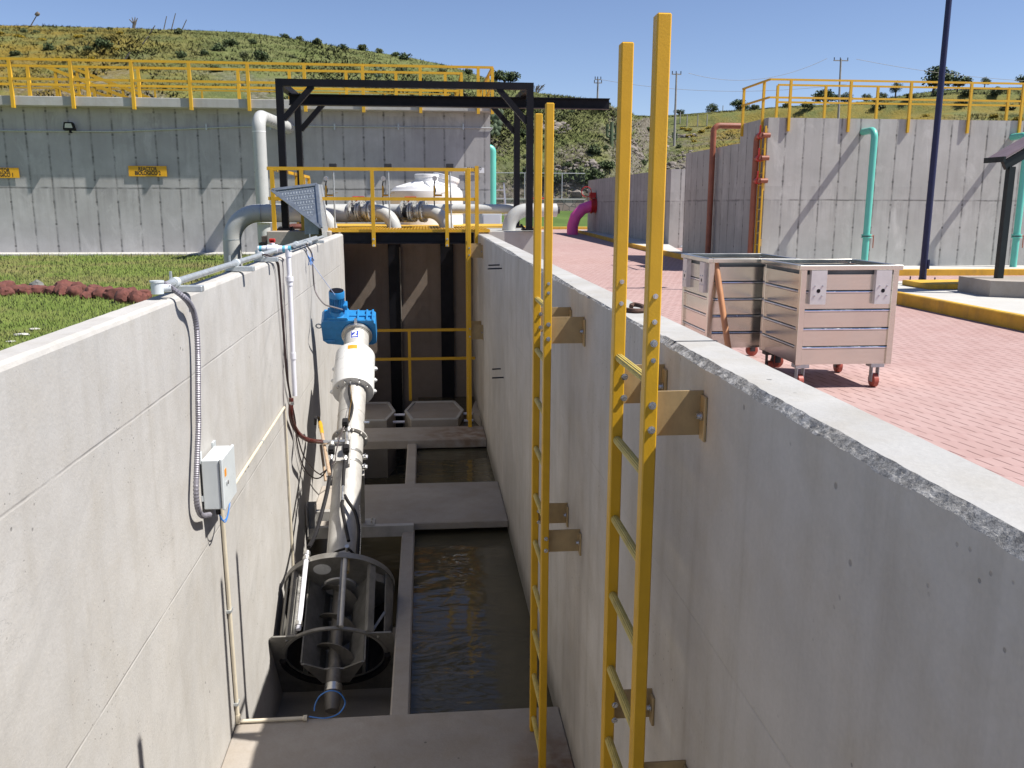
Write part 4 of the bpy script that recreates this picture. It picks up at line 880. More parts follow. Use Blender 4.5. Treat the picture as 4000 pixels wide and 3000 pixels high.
for k, (px, py, lab) in enumerate(((400, 612, 'strut channel under the conduit beside the round junction box'), (955, 402, 'second strut channel under the conduit from the junction box'), (1210, 303, 'strut channel under the conduit beside the white valve pipe'), (1700, 115, 'farthest strut channel under the conduit near the chute'))):
    q = onZ('C4', px, py, ZT+0.03); m = MB(); m.span((XC-0.06, q.y-0.03, ZT+0.0045), (XC+0.135, q.y+0.03, ZC-0.0205), bev=0.004)
    s_ = tag(m.build('strut_channel', M['zinc']), lab, 'strut', 'strut channels on the sunlit wall')
    MB().span((XC-0.035, q.y-0.012, ZC-0.02), (XC-0.026, q.y+0.012, ZC+0.055)).build('conduit_clamp', M['zinc'], s_)
XW = XL+0.045
wpt = lambda k, P, x=XW: [onX(k, a, b, x) for a, b in P]
fx_ = [Vector((XC+0.06, hs[0].y+0.02, ZC-0.005)), Vector((XL-0.03, hs[0].y+0.07, ZT+0.07))]+wpt('C4', [(330, 725), (410, 830), (447, 940), (468, 1100), (478, 1400)])+wpt('B1', [(163, 150), (166, 350), (158, 560), (150, 760), (146, 930), (158, 1060), (195, 1135), (262, 1130)])
fm = MB(); cp = cr(fx_, 10); dist = 0; rr = []
dense = [cp[0]]
for a, b in zip(cp[:-1], cp[1:]):
    k = max(1, int((b-a).length/0.0055))
    for i in range(1, k+1): dense.append(a+(b-a)*i/k)
rr = [0.0165 if i % 2 else 0.0135 for i in range(len(dense))]; fm.tube(dense, rr, 10)
tag(fm.build('flexible_conduit', M['flex']), 'grey ribbed flexible conduit hanging from junction box to the wall enclosure', 'conduit')
# enclosure
e0 = onX('B1', 190, 1095, XL); ez0 = -1.712; ez1 = -1.42; ey0, ey1 = 4.94, 5.25; xf = -1.15
en = thing('electrical_enclosure', 'light grey electrical enclosure hanging on the sunlit channel wall', 'enclosure', (XL, (ey0+ey1)/2, ez0))
MB().span((XL+0.012, ey0, ez0), (xf-0.022, ey1, ez1), bev=0.005).build('cabinet', M['boxgrey'], en)
dr = MB().span((xf-0.018, ey0-0.006, ez0-0.004), (xf, ey1+0.006, ez1+0.006), bev=0.005).build('door', M['boxgrey'], en)
MB().span((xf-0.022, ey0+0.004, ez0+0.006), (xf-0.018, ey1-0.004, ez1-0.004)).build('door_gasket', M['rubber'], en)
MB().span((xf, ey0+0.03, ez0+0.18), (xf+0.001, ey0+0.075, ez0+0.225)).build('warning_sticker', M['orange'], dr)
m = MB(); m.lathe((xf, ey0+0.07, ez0+0.14), (1, 0, 0), [(0, 0.012), (0.01, 0.012)], 12); m.build('door_lock', M['chrome'], dr)
m = MB(); m.span((XL+0.001, ey1-0.005, ez1-0.03), (XL+0.012, ey1+0.06, ez1+0.02)); m.span((XL+0.001, ey0-0.0, ez1-0.02), (XL+0.012, ey0+0.03, ez1+0.045)); m.span((XL+0.001, ey0, ez0+0.05), (XL+0.012, ey0+0.03, ez0+0.08)); m.build('wall_bracket', M['boxgrey'], en)
m = MB(); m.tube([(-1.2, ey0+0.04, ez0), (-1.2, ey0+0.04, ez0-0.04)], 0.014, 10); m.tube([(-1.2, ey0+0.17, ez0), (-1.2, ey0+0.17, ez0-0.04)], 0.014, 10); m.build('cable_gland', M['rubber'], en)
for k in (0, 1):
    p0 = Vector((-1.2, ey0+0.04, ez0-0.03)); p1 = Vector((-1.2, ey0+0.2, ez0-0.02))
    hose('cable', [p0, p0+Vector((0.01+0.012*k, 0.03, -0.06-0.012*k)), p0+Vector((0.02, 0.11+0.02*k, -0.07)), p1+Vector((0.02, 0.03+0.015*k, -0.02)), p1], 0.0035, M['cable_b'], en, 6)
# beige conduits
xb = XL+0.016
bA = onX('C5', 1465, 95, xb); bB = Vector((xb, 5.40, ZF+0.018)); bC = Vector((onZ('B4', 405, 1450, ZF+0.018).x, 5.40, ZF+0.018))
m = MB(); m.tube(fil([(xb, 5.33, ez0+0.02), bB, bC], 0.03), 0.0125, 10)
bg_ = tag(m.build('conduit', M['beige']), 'thin beige conduit dropping from the enclosure to the floor slab', 'conduit')
m = MB(); m.lathe(bB+Vector((0, 0, 0.03)), (0, 0, 1), [(-0.04, 0.017), (0.02, 0.017)], 10); m.lathe(bC, (1, 0, 0), [(-0.02, 0.0125), (-0.01, 0.02), (0.01, 0.02)], 10); m.build('fitting', M['beige'], bg_)
for a, b in ((1510, 597), (1557, 1183)):
    q = onX('C5', a, b, xb); m = MB(); m.span((XL+0.001, 5.40-0.03 if b > 900 else 5.37-0.03, q.z-0.008), (xb+0.014, (5.40 if b > 900 else 5.37)+0.03, q.z+0.008)); m.build('pipe_strap', M['zinc'], bg_)
lo = [onZ('B4', x, y, ZF+z) for x, y, z in ((430, 1450, 0.02), (560, 1462, 0.012), (670, 1425, 0.012), (722, 1340, 0.06), (680, 1262, 0.14), (600, 1240, 0.17), (520, 1280, 0.13), (480, 1350, 0.06), (472, 1405, 0.02))]
tag(hose('cable_loop', lo, 0.0045, M['cable_b'], None, 8), 'thin blue cable loop at the lower end of the screw screen', 'cable')
m = MB(); m.tube(fil([onX('B1', 470, 880, xb), onX('B1', 912, 195, xb), onX('B1', 985, 1575, xb)], 0.04), 0.011, 10)
b2_ = tag(m.build('conduit', M['beige']), 'thin beige conduit rising aslant from behind the enclosure', 'conduit')
for a, b in ((587, 706), (715, 500)):
    q = onX('B1', a, b, xb); MB().lathe(q, (0, 1, 0), [(-0.012, 0.014), (0.012, 0.014)], 10).build('pipe_strap', M['zinc'], b2_)
# white plastic water pipe with valve
xp = XL+0.055; pe = onX('C4', 1452, 200, xp); yp = pe.y; zp_ = pe.z; pbm = onX('B1', 967, 150, xp)
xl0 = onY('C4', 1128, 190, yp).x
wp = thing('water_pipe', 'white plastic water pipe bent over the sunlit wall with a red valve', 'pipe', (xp, yp, pbm.z))
MB().tube(fil([(xl0, yp, ZT-0.35), (xl0, yp, zp_), (xp, yp, zp_), (xp, yp, pbm.z)], 0.035), 0.022, 16).build('pipe', M['pvc'], wp)
m = MB()
for c, d in (((xl0+0.03, yp, zp_), (1, 0, 0)), ((xp-0.03, yp, zp_), (1, 0, 0)), ((xp, yp, zp_-0.04), (0, 0, 1)), ((xl0, yp, zp_-0.04), (0, 0, 1)), ((xp, yp, zp_-0.30), (0, 0, 1)), ((xp, yp, zp_-0.98), (0, 0, 1))): m.lathe(c, d, [(-0.03, 0.028), (0.03, 0.028)], 16)
m.lathe((xp, yp, zp_-0.27), (0, 0, 1), [(-0.02, 0.036), (0.02, 0.036)], 12); m.build('pipe_fittings', M['pvc'], wp)
xv = onY('C4', 1285, 190, yp).x
m = MB(); m.lathe((xv, yp, zp_), (1, 0, 0), [(-0.085, 0.03), (-0.05, 0.032), (-0.045, 0.04), (0.045, 0.04), (0.05, 0.032), (0.085, 0.03)], 18); m.lathe((xv, yp, zp_), (0, 0, 1), [(0.03, 0.022), (0.055, 0.02)], 12); vv = m.build('ball_valve', M['pvc'], wp)
m = MB(); m.box((xv, yp, zp_+0.075), (0.055, 0.03, 0.035), None, 0.006); m.box((xv, yp, zp_+0.06), (0.03, 0.03, 0.03)); m.build('valve_handle', M['red'], vv)
for dx in (-0.105, 0.1, 0.15): MB().lathe((xv+dx, yp, zp_), (1, 0, 0), [(-0.012, 0.0285), (0.012, 0.0285)], 16, False).build('glue_band', M['primer_b'], wp)
q = onX('B1', 967, 150, xp); hs_ = [q+Vector((0, 0, 0.03)), q]+[onX('B1', 964, 260, xp-0.01), onX('B1', 985, 350, xp-0.02)]
ve = vp(720, 350); hs_ += [onX('B1', 1035, 432, xp+0.005), onX('B1', 1120, 485, xp+0.12), ve]
h_ = tag(hose('water_hose', hs_, 0.022, M['hose_r'], None, 12), 'red brown water hose from the white pipe to the screw tube', 'hose')
m = MB(); m.lathe(q, (0, 0, 1), [(-0.03, 0.025), (0.0, 0.025)], 12); m.build('hose_clamp', M['chrome'], h_)
m = MB(); m.lathe(ve+(ve-hs_[-2]).normalized()*-0.03, ve-hs_[-2], [(-0.02, 0.025), (0.02, 0.025)], 12); m.build('hose_clamp', M['chrome'], h_)
# dark cables
q0 = onZ('C4', 1258, 268, ZC)
for k, (dx, tail) in enumerate(((0, [(1000, 300), (1012, 470), (1045, 640), (1100, 760), (1165, 812), (1230, 800), (1300, 700)]), (9, [(965, 120), (990, 300), (1030, 480), (1080, 630), (1160, 740), (1240, 790), (1340, 805), (1410, 770)]))):
    P = [Vector((XC, q0.y, ZC)), Vector((XL+0.0, q0.y+0.03, ZC+0.0))]+wpt('C4', [(1325+dx*1.5, 340), (1352+dx, 480), (1375+dx, 780), (1400+dx, 1100), (1440+dx, 1600)], XL+0.03)+[onX('B1', x, y, XL+0.025+0.36*(i/len(tail))**3) for i, (x, y) in enumerate(tail)]
    tag(hose('cable', P, 0.007, M['cable'], None, 8), ('dark cable drooping lowest from the sunlit wall to the screw tube', 'dark cable hanging just above its twin from wall to screw tube')[k], 'cable', 'dark cables to the screw screen')
P = [Vector((XL-0.02, q0.y+0.06, ZT+0.045))]+wpt('C4', [(1390, 300), (1400, 400), (1405, 700), (1412, 850)], XL+0.012)+wpt('B1', [(900, 0), (905, 180), (935, 700), (945, 900), (965, 1100), (1000, 1565)], XL+0.012)
tag(hose('cable', P, 0.005, M['cable_g'], None, 8), 'thin grey cable clipped straight down the sunlit wall behind the hose', 'cable')
q1 = onZ('C4', 1690, 130, ZC)
P = [Vector((XC+0.1, q1.y-0.15, ZC)), Vector((XL+0.03, q1.y-0.1, ZC-0.03))]+wpt('C4', [(1710, 260), (1722, 450), (1738, 620)], XL+0.04)+[onX('C4', 1780, 720, XL+0.09), onX('C4', 1850, 800, XL+0.18), onX('C4', 1930, 826, XL+0.28), mo+AU*0.07+AN*0.07]
tag(hose('cable', P, 0.009, M['cable_g'], None, 10), 'grey power cable sweeping from the wall top to the blue motor', 'cable')
P = [Vector((XC+0.08, q1.y-0.3, ZC-0.01)), onX('C4', 1650, 200, XL+0.01), onX('C4', 1700, 330, XL+0.06), onX('C4', 1800, 480, XL+0.15), mo+AN*0.28]
st = tag(hose('string', P, 0.0035, M['string'], None, 6), 'pale blue knotted string tied from the conduit to the motor', 'string')
m = MB(); kn = P[2]; r_ = random.Random(5)
for i in range(7): m.tube(cr([kn, kn+Vector((r_.uniform(-.03, .03), r_.uniform(-.03, .03), r_.uniform(-.02, .06))), kn+Vector((r_.uniform(-.04, .02), r_.uniform(-.05, .02), r_.uniform(-.07, .09)))], 4), 0.004, 6)
m.build('knot', M['cable_b'], st)
# tools leaning on the wall
a = onX('B3', 690, 130, XL+0.16); b = onX('B3', 770, 570, XL+0.34)
sh = thing('shovel', 'shovel with yellow grip and wooden shaft leaning behind the screw tube', 'shovel', b)
dv_ = (b-a); MB().tube([a+dv_*0.33, a+dv_*1.25], 0.017, 10).build('shaft', M['wood'], sh); MB().tube([a, a+dv_*0.06, a+dv_*0.33], [0.014, 0.022, 0.019], 10).build('grip', M['yellow'], sh)
m = MB(); q = onX('B3', 660, 110, XL+0.15); m.tube(cr([onX('B3', 640, 160, XL+0.14), onX('B3', 645, 90, XL+0.15), onX('B3', 675, 85, XL+0.15), onX('B3', 690, 200, XL+0.16)], 5), 0.014, 8); m.build('handle', M['rubber'], sh)
a = onX('B3', 700, 380, XL+0.1); b = onX('B3', 735, 640, XL+0.14)
m = MB(); m.tube([a, b, onX('B3', 750, 770, XL+0.16)], 0.015, 10); tag(m.build('tool_handle', M['wood']), 'pale wooden tool handle with dark band behind the screw tube', 'tool')

# ------------------------------------------------------------------ pump discharge pipes on the platform
yh_ = 16.35; zh = onY('B8', 100, 572, 16.0).z; rh = 0.155
xe_ = onY('D', 500, 500, 16.0).x
t = thing('header_pipe', 'large grey header pipe with elbow down to the lawn and three valved branches', 'pipe', (xe_, 16.0, ZL))
hx1 = onY('B8', 1530, 560, yh_).x
MB().tube(fil([(xe_, 16.0, ZL-0.1), (xe_, 16.0, zh), (xe_+1.2, 16.05, zh), (hx1, yh_, zh)], [0.48, 0.9], 10), rh, 28).build('header', M['grey_pipe'], t)
m = MB(); q = onY('A5', 2000, 410, 16.0); m.lathe((xe_, 16.0, q.z), (0, 0, 1), [(-0.008, rh+0.003), (0.008, rh+0.003)], 28); m.lathe((xe_+0.52, 16.0, zh), (1, 0, 0), [(-0.006, rh+0.003), (0.006, rh+0.003)], 28); m.build('weld_band', M['zinc'], t)
for k, bx_ in enumerate((-1.60, -0.50, 0.41)):
    y0 = 15.80; r_ = 0.118; d = Vector((-0.905, 0.425, 0)); zc = onY('B8', 1110, 555, y0).z
    el = fil([(bx_, y0, ZP-0.06), (bx_, y0, zc), Vector((bx_, y0, zc))+d*0.44], 0.36, 10)
    MB().tube(el, r_, 24).build('branch_elbow', M['grey_pipe'], t)
    o = Vector((bx_, y0, zc))+d*0.42
    prof = lambda a, r: [(a, 0.12), (a+0.002, r), (a+0.03, r), (a+0.032, 0.12)]
    fl_ = MB(); D_, A_, B_ = frame_of(d)
    for a, r in ((0.0, 0.19), (0.05, 0.185), (0.2, 0.19), (0.245, 0.19), (0.40, 0.19)):
        fl_.lathe(o, d, prof(a, r), 28)
        for i in range(10):
            q = 2*math.pi*i/10; c = o+d*(a-0.015)+(A_*math.cos(q)+B_*math.sin(q))*(r-0.032); fl_.tube([c, c+d*0.065], 0.012, 6)
    v = fl_.build('flange_set', M['iron'], t)
    MB().lathe(o, d, [(0.03, 0.11), (0.09, 0.135), (0.16, 0.135), (0.2, 0.11)], 24).build('check_valve', M['iron'], t)
    MB().lathe(o, d, [(0.245, 0.115), (0.40, 0.115)], 24).build('butterfly_valve', M['dark'], t)
    MB().tube([o+d*0.42, o+d*0.78], 0.125, 20).build('branch_stub', M['grey_pipe'], t)
    m = MB(); vc = o+d*0.32; m.tube([vc+Vector((0, 0, 0.15)), vc+Vector((0, 0, 0.235))], 0.018, 8); m.box(vc+Vector((0.03, 0, 0.245)), (0.21, 0.03, 0.022), None, 0.004); m.box(vc+Vector((-0.02, 0, 0.232)), (0.07, 0.05, 0.04), None, 0.006); m.build('valve_lever', M['red'], t)
    gx = (674, 1221, 1716)[k]; gp = onY('B8', gx, 238, y0); gb_ = onY('B8', gx, 400, y0)
    gg = MB(); gg.lathe((gp.x, gp.y-0.02, gp.z), (0, 1, 0), [(0, 0.042), (0.035, 0.042)], 20).build('pressure_gauge', M['chrome'], t)
    m = MB(); m.lathe((gp.x, gp.y-0.021, gp.z), (0, 1, 0), [(0, 0.034), (0.001, 0.034)], 18); m.build('dial', M['whitep'], t)
    m = MB(); m.tube(cr([(gp.x, y0, gp.z-0.04), (gp.x-0.012, y0, gp.z-0.12), (gp.x+0.01, y0, gp.z-0.2), (gp.x-0.015, y0, gp.z-0.3), (gp.x-0.01, y0, zc+0.1)], 5), 0.011, 6); m.build('gauge_siphon', M['dark'], t)
    m = MB(); m.tube([(gp.x-0.01, y0, gb_.z-0.02), (gp.x-0.01, y0, gb_.z+0.16)], 0.017, 8); m.tube([(gp.x-0.01, y0, gb_.z), (gp.x+0.12, y0-0.02, gb_.z)], 0.016, 8); m.bar((gp.x+0.1, y0-0.02, gb_.z+0.03), (gp.x+0.19, y0-0.02, gb_.z+0.045), 0.018, 0.008); m.build('brass_valve', M['brass'], t)
y0 = 16.7
m = MB(); zq = onY('B8', 2000, 530, y0).z; xa = onY('B8', 1600, 530, y0).x; xb_ = onY('C1', 440, 1140, y0).x; m.tube([(xa, y0, zq), (xb_, y0, zq)], 0.085, 20); tag(m.build('thin_pipe', M['grey_pipe']), 'thinner pale pipe running from the header toward the gantry leg', 'pipe')
y0 = 15.0; xa = onY('C1', 338, 1250, y0).x; zq = onY('C1', 600, 1158, y0).z; xb_ = onY('C1', 800, 1158, y0).x
t = thing('outlet_pipe', 'pale pipe elbow rising beside the right gantry leg with an open dark end', 'pipe', (xa, y0, ZP))
MB().tube(fil([(xa, y0, ZP-0.05), (xa, y0, zq), (xb_, y0+0.1, zq)], 0.32, 10), 0.115*0.98, 24).build('pipe', M['grey_pipe'], t)
MB().lathe((xb_, y0+0.1, zq), (1, 0, 0), [(-0.0, 0.085), (0.02, 0.085), (0.03, 0.06), (0.06, 0.06)], 20).build('pipe_end', M['dark'], t)
q = onY('C1', 640, 1045, y0+0.08); m = MB(); m.box(q, (0.42, 0.035, 0.03), None, 0.005); m.tube([(q.x+0.17, q.y, q.z), (q.x+0.17, q.y, zq+0.08)], 0.03, 8); m.build('valve_lever', M['red'], t)
# level sensor stems
for k, bx in enumerate((740, 1268, 1860)):
    y0 = 15.35; a = onY('B8', bx, 118, y0); c = onY('B8', bx+18, 650, y0)
    t = thing('level_sensor', ('thin level sensor stem behind the chute', 'thin level sensor stem left of the white tank', 'thin level sensor stem in front of the white tank')[k], 'sensor', (a.x, y0, ZP), 'level sensor stems on the platform')
    MB().tube([(a.x, y0, a.z-0.05), (c.x, y0, ZP-0.02)], 0.014, 8).build('stem', M['zinc'], t)
    MB().box((a.x, y0, a.z), (0.125, 0.09, 0.075), None, 0.008).build('head', M['dark'], t)
# white cistern
yw = 18.4; wl_ = onY('B8', 1285, 350, yw).x; wr_ = onY('B8', 1985, 350, yw).x; wc = (wl_+wr_)/2; wr = (wr_-wl_)/2
z_sh = onY('B8', 1500, 345, yw-wr*0.3).z; z_top = onY('B8', 1500, 270, yw).z
t = thing('water_tank', 'white plastic water tank with ribbed conical top and twin lids', 'tank', (wc, yw, ZP-0.4))
MB().lathe((wc, yw, 0), (0, 0, 1), [(ZP-0.45, wr*0.99), (z_sh-0.52, wr), (z_sh-0.50, wr*0.985), (z_sh-0.47, wr), (z_sh-0.1, wr*1.0), (z_sh-0.03, wr*0.985), (z_sh, wr*0.94), (z_sh+0.04, wr*0.9), (z_top-0.03, wr*0.34), (z_top, wr*0.3)], 56).build('tank_body', M['tankw'], t)
rb = MB()
for i in range(8):
    q = 2*math.pi*(i+0.3)/8; e = Vector((math.cos(q), math.sin(q), 0)); rb.bar(Vector((wc, yw, z_sh+0.02))+e*wr*0.88, Vector((wc, yw, z_top-0.01))+e*wr*0.3, 0.2, 0.06, bev=0.02)
rb.build('top_ribs', M['tankw'], t)
l1 = onY('B8', 1640, 235, yw); l2 = onY('B8', 1800, 235, yw+0.3)
MB().lathe((l1.x, yw-0.05, z_top-0.02), (0, 0, 1), [(0, 0.24), (0.10, 0.24), (0.11, 0.25), (0.16, 0.25), (0.17, 0.22)], 30).build('lid', M['tankw'], t)
MB().lathe((l2.x, yw+0.1, z_top-0.12), (0.25, 0.05, 1), [(0, 0.26), (0.16, 0.26), (0.17, 0.28), (0.24, 0.28), (0.25, 0.25)], 30).build('lid', M['tankw'], t)
# gooseneck pipe
yg = 22.0; gx_ = onY('D', 567, 430, yg).x; gz_ = onY('A2', 60, 1000, yg).z
t = thing('gooseneck_pipe', 'tall pale grey riser pipe bending over toward the left tank wall', 'pipe', (gx_, yg, ZL))
MB().tube(fil([(gx_, yg, ZL-0.05), (gx_, yg, gz_), (gx_+0.25, 25.25, gz_-0.02)], 0.32, 10), 0.155, 26).build('riser', M['grey_pipe'], t)
m = MB(); q = onY('B8', 75, 655, yg).z; m.lathe((gx_, yg, q), (0, 0, 1), [(-0.02, 0.16), (-0.019, 0.235), (0.02, 0.235), (0.021, 0.16)], 26); m.lathe((gx_, yg, gz_-0.36), (0, 0, 1), [(-0.01, 0.158), (0.01, 0.158)], 26); m.build('flange', M['whitep'], t)
m = MB(); [m.bolt((gx_+0.2*math.cos(a), yg+0.2*math.sin(a), q+0.02), (0, 0, 1), 0.025, 0.03) for a in np.arange(0, 6.28, 0.785)]; m.build('flange_bolts', M['red'], t)
# small brown rock on the plinth
q = onY('B8', 385, 720, YE+0.9); tag(MB().ball((q.x, q.y, ZP+0.02), 0.12, 2, (1.3, 0.8, 0.45), 0.1, rnd).build('brown_stone', M['lavas']), 'flat brown stone lying beside the left gantry leg', 'stone')

# ------------------------------------------------------------------ left tank
yt = 25.1; ov = 0.37; xr0 = onY('D', 1059, 300, yt).x; zc1 = onY('D', 470, 213, yt-ov).z; zc0 = onY('D', 470, 233, yt-ov).z
lt = thing('concrete_tank', 'long grey concrete reactor tank across the back of the lawn', 'tank', (-6, yt, ZL))
m = MB(); m.span((-26, yt, ZL-0.3), (xr0, yt+0.4, zc0)); m.span((xr0-0.4, yt+0.4, ZL-0.3), (xr0, yt+11, zc0)); m.span((-26, yt+10.6, ZL-0.3), (xr0-0.4, yt+11, zc0)); m.build('tank_wall', M['conc_tank'], lt)
m = MB(); m.span((-26, yt-ov, zc0), (xr0+0.03, yt+0.75, zc1), bev=0.01); m.span((xr0-0.7, yt+0.75, zc0), (xr0+0.03, yt+11.3, zc1)); m.span((-26, yt+10.3, zc0), (xr0-0.7, yt+11.3, zc1)); m.build('walkway_coping', M['conc_cope'], lt)
zr_ = onY('D', 470, 135.5, yt-ov).z; zm2 = onY('A1', 1000, 695, yt-ov).z
yr_ = yt-ov-0.03
px_ = [-235, -105, 24, 155, 286, 410, 536, 658, 784, 908, 1033]
ps_ = [(onY('D', p, 180, yr_).x, yr_) for p in px_]
railing('guard_rail', 'long yellow guard rail along the front of the left tank', [(-14, yr_), (xr0+0.03, yr_), (xr0+0.03, yr_+5)], zc1, zr_, zm2, 0.06, M['yellow_far'], 0.30, ps_+[(xr0+0.03, yr_), (xr0+0.03, yr_+1.6), (xr0+0.03, yr_+3.2), (xr0+0.03, yr_+4.9)], ps=0.08)
yr2_ = yt+0.72
ps2 = [(onY('A1', v, 700, yr2_).x, yr2_) for v in (-700, -150, 250, 760, 1200, 2060)]+[(onY('A2', v, 700, yr2_).x, yr2_) for v in (290, 780, 1210, 1635, 1775)]
xk = ps2[-1][0]
railing('guard_rail', 'second yellow guard rail on the tank side of the left walkway', [(-14, yr2_), (xk, yr2_), (xk, yr2_+8)], zc1, zr_-0.01, zm2, 0.06, M['yellow_far'], 0.0, ps2+[(xk, yr2_+1.2), (xk, yr2_+2.8), (xk, yr2_+4.4)], ps=0.08)
yr3 = yt+10.6
z3 = onY('A1', 1000, 770, yr3).z
ps3 = [(-15+1.7*i, yr3) for i in range(10)]+[(xk-0.1, yr3)]
railing('guard_rail', 'farthest yellow guard rail on the back edge of the left tank', [(-15, yr3), (xk, yr3)], zc1-0.0, z3, z3-0.42, 0.05, M['yellow_far'], 0.0, ps3, ps=0.06)
for k, (A, B_, c_, d_, pts, yy, lab) in enumerate((((395, 575), (1110, 850), (415, 725), (760, 850), (475, 670, 810, 945), yt+1.9, 'sloping yellow stair rail on the left tank, nearer flight side'), ((620, 585), (1300, 850), (640, 735), (1000, 855), (665, 745, 945, 1060), yt+2.7, 'sloping yellow stair rail on the left tank, farther flight side'))):
    a = onY('A1', *A, yy); b = onY('A1', *B_, yy); c = onY('A1', *c_, yy); d = onY('A1', *d_, yy)
    t = thing('stair_rail', lab, 'railing', (a.x, yy, zc1))
    MB().bar(a, b, 0.085, 0.085).build('top_rail', M['yellow_far'], t); MB().bar(c, d, 0.075, 0.075).build('mid_rail', M['yellow_far'], t)
    for v in pts:
        f = (v-A[0])/(B_[0]-A[0]); p = a+(b-a)*f; MB().span((p.x-0.035, yy-0.035, zc1-0.6), (p.x+0.035, yy+0.035, p.z)).build('post', M['yellow_far'], t)
tag(MB().lathe((onY('A2', 1605, 800, yt+0.2).x, yt+0.2, zc1), (0, 0, 1), [(0, 0.16), (0.05, 0.15), (0.1, 0.1), (0.125, 0.02)], 20).build('dome_cap', M['yellow']), 'small bright yellow dome cap lying on the left tank walkway', 'cap')
# floodlight, conduit and signs on the tank wall
f0 = onY('A1', 540, 1055, yt-0.12); f1 = onY('A1', 650, 1120, yt-0.12)
t = thing('floodlight', 'black floodlight fixed high on the left tank wall', 'floodlight', ((f0.x+f1.x)/2, yt, f1.z))
m = MB(); m.prism([(f0.x, yt-0.14, f1.z), (f0.x+0.04, yt-0.16, f0.z), (f1.x-0.04, yt-0.16, f0.z), (f1.x, yt-0.14, f1.z)], (0, 0.11, -0.02)); m.span(((f0.x+f1.x)/2-0.03, yt-0.06, f1.z-0.08), ((f0.x+f1.x)/2+0.03, yt-0.001, f1.z+0.05)); m.build('housing', M['black'], t)
m = MB(); m.prism([(f0.x+0.05, yt-0.149, f1.z+0.04), (f0.x+0.075, yt-0.162, f0.z-0.035), (f1.x-0.075, yt-0.162, f0.z-0.035), (f1.x-0.05, yt-0.149, f1.z+0.04)], (0, -0.004, 0)); m.build('lens', M['zinc'], t)
zcd = onY('A2', 1000, 1096, yt).z; zcl = onY('A1', 300, 1130, yt).z
m = MB(); m.tube([(-14, yt-0.035, zcl-0.02), (onY('A1', 1000, 1120, yt).x, yt-0.035, zcl), (onY('A2', 100, 1105, yt).x, yt-0.035, zcd), (xr0+0.06, yt-0.035, zcd), (xr0+0.06, yt+3, zcd)], 0.018, 8)
cd_ = tag(m.build('conduit', M['zinc']), 'thin galvanised conduit running across the left tank wall', 'conduit')
for k, v in ((('A2', 125), 0), (('A2', 680), 0), (('A2', 1230), 0), (('A2', 1790), 0), (('A1', 1785), 0)):
    q = onY(k[0], k[1], 1100, yt); MB().span((q.x-0.02, yt-0.05, q.z-0.07), (q.x+0.02, yt-0.001, q.z+0.09)).build('conduit_clamp', M['zinc'], cd_)
def text(name, body, size, loc, parent, mat, sx=1.0):
    cu = bpy.data.curves.new(name, 'FONT'); cu.body = body; cu.size = size; cu.align_x = 'CENTER'; cu.align_y = 'CENTER'; cu.extrude = 0.001; cu.offset = size*0.022; cu.space_line = 0.78; cu.materials.append(mat)
    o = bpy.data.objects.new(name, text_mesh(name, cu)); link(o); o.parent = parent; o.location = Vector(loc)-ORG[parent.name]; o.rotation_euler = (rad(90), 0, 0); o.scale = (sx, 1, 1); return o
def sign(lab, p0, p1, body, mat, size, sx=1.0, so=0.04):
    t = thing('wall_sign', lab, 'sign', ((p0.x+p1.x)/2, yt-so, p1.z))
    MB().span((p0.x, yt-so-0.004, p1.z), (p1.x, yt-so, p0.z)).build('panel', mat, t)
    m = MB(); [m.span((x-0.02, yt-so, p1.z+0.05), (x+0.02, yt-0.001, p0.z-0.05)) for x in (p0.x+0.15, p1.x-0.15)]; m.build('standoff', M['zinc'], t)
    text('lettering', body, size, ((p0.x+p1.x)/2, yt-so-0.006, (p0.z+p1.z)/2), t, M['ink'], sx)
sign('yellow wall sign reading REACTOR BIOLOGICO 2', onY('A1', 1107, 1432, yt-0.04), onY('A1', 1445, 1525, yt-0.04), 'REACTOR\nBIOLOGICO 2', M['sign'], 0.14, 0.76)
sign('yellow wall sign reading REACTOR BIOLOGICO 1, cut by the frame edge', onY('A1', -165, 1447, yt-0.04), onY('A1', 170, 1537, yt-0.04), 'REACTOR\nBIOLOGICO 1', M['sign'], 0.14, 0.76)
sign('small white sign at the right end of the left tank', onY('A2', 1800, 1448, yt-0.04), onY('A2', 1972, 1495, yt-0.04), 'DE SULFATO\nFERRICO', M['whitep'], 0.10, 0.7)
# turquoise pipe behind the corner, step ladder, cabinet
yq = 26.5; q = onY('D', 1063, 330, yq); m = MB(); xq = onY('D', 1064, 380, yq).x; zq = onY('C1', 160, 560, yq).z
m.tube(fil([(xq, yq, ZG), (xq, yq, zq), (xr0-0.05, yq, zq)], 0.12, 8), 0.105, 20); tag(m.build('turquoise_pipe', M['teal']), 'turquoise pipe hugging the corner of the left tank', 'pipe')
yl_ = 30.0; a0 = onY('C1', 205, 890, yl_); a1 = onY('C1', 290, 890, yl_); b0 = onY('C1', 195, 1290, yl_); b1_ = onY('C1', 300, 1180, yl_)
t = thing('step_ladder', 'folding aluminium step ladder with green top at the left tank corner', 'step ladder', ((a0.x+a1.x)/2, yl_, ZG))
for x0, x1 in ((a0.x, a0.x-0.12), (a1.x, a1.x+0.16)): 
    MB().bar((x0, yl_, a0.z), (x1, yl_-0.3, ZG), 0.05, 0.03).build('leg', M['alu'], t); MB().bar((x0, yl_+0.05, a0.z), (x1, yl_+0.9, ZG), 0.03, 0.03).build('leg', M['alu'], t)
MB().span((a0.x-0.05, yl_-0.1, a0.z), (a1.x+0.05, yl_+0.12, a0.z+0.06)).build('top_step', M['teal'] if False else M['leaf_d'], t)
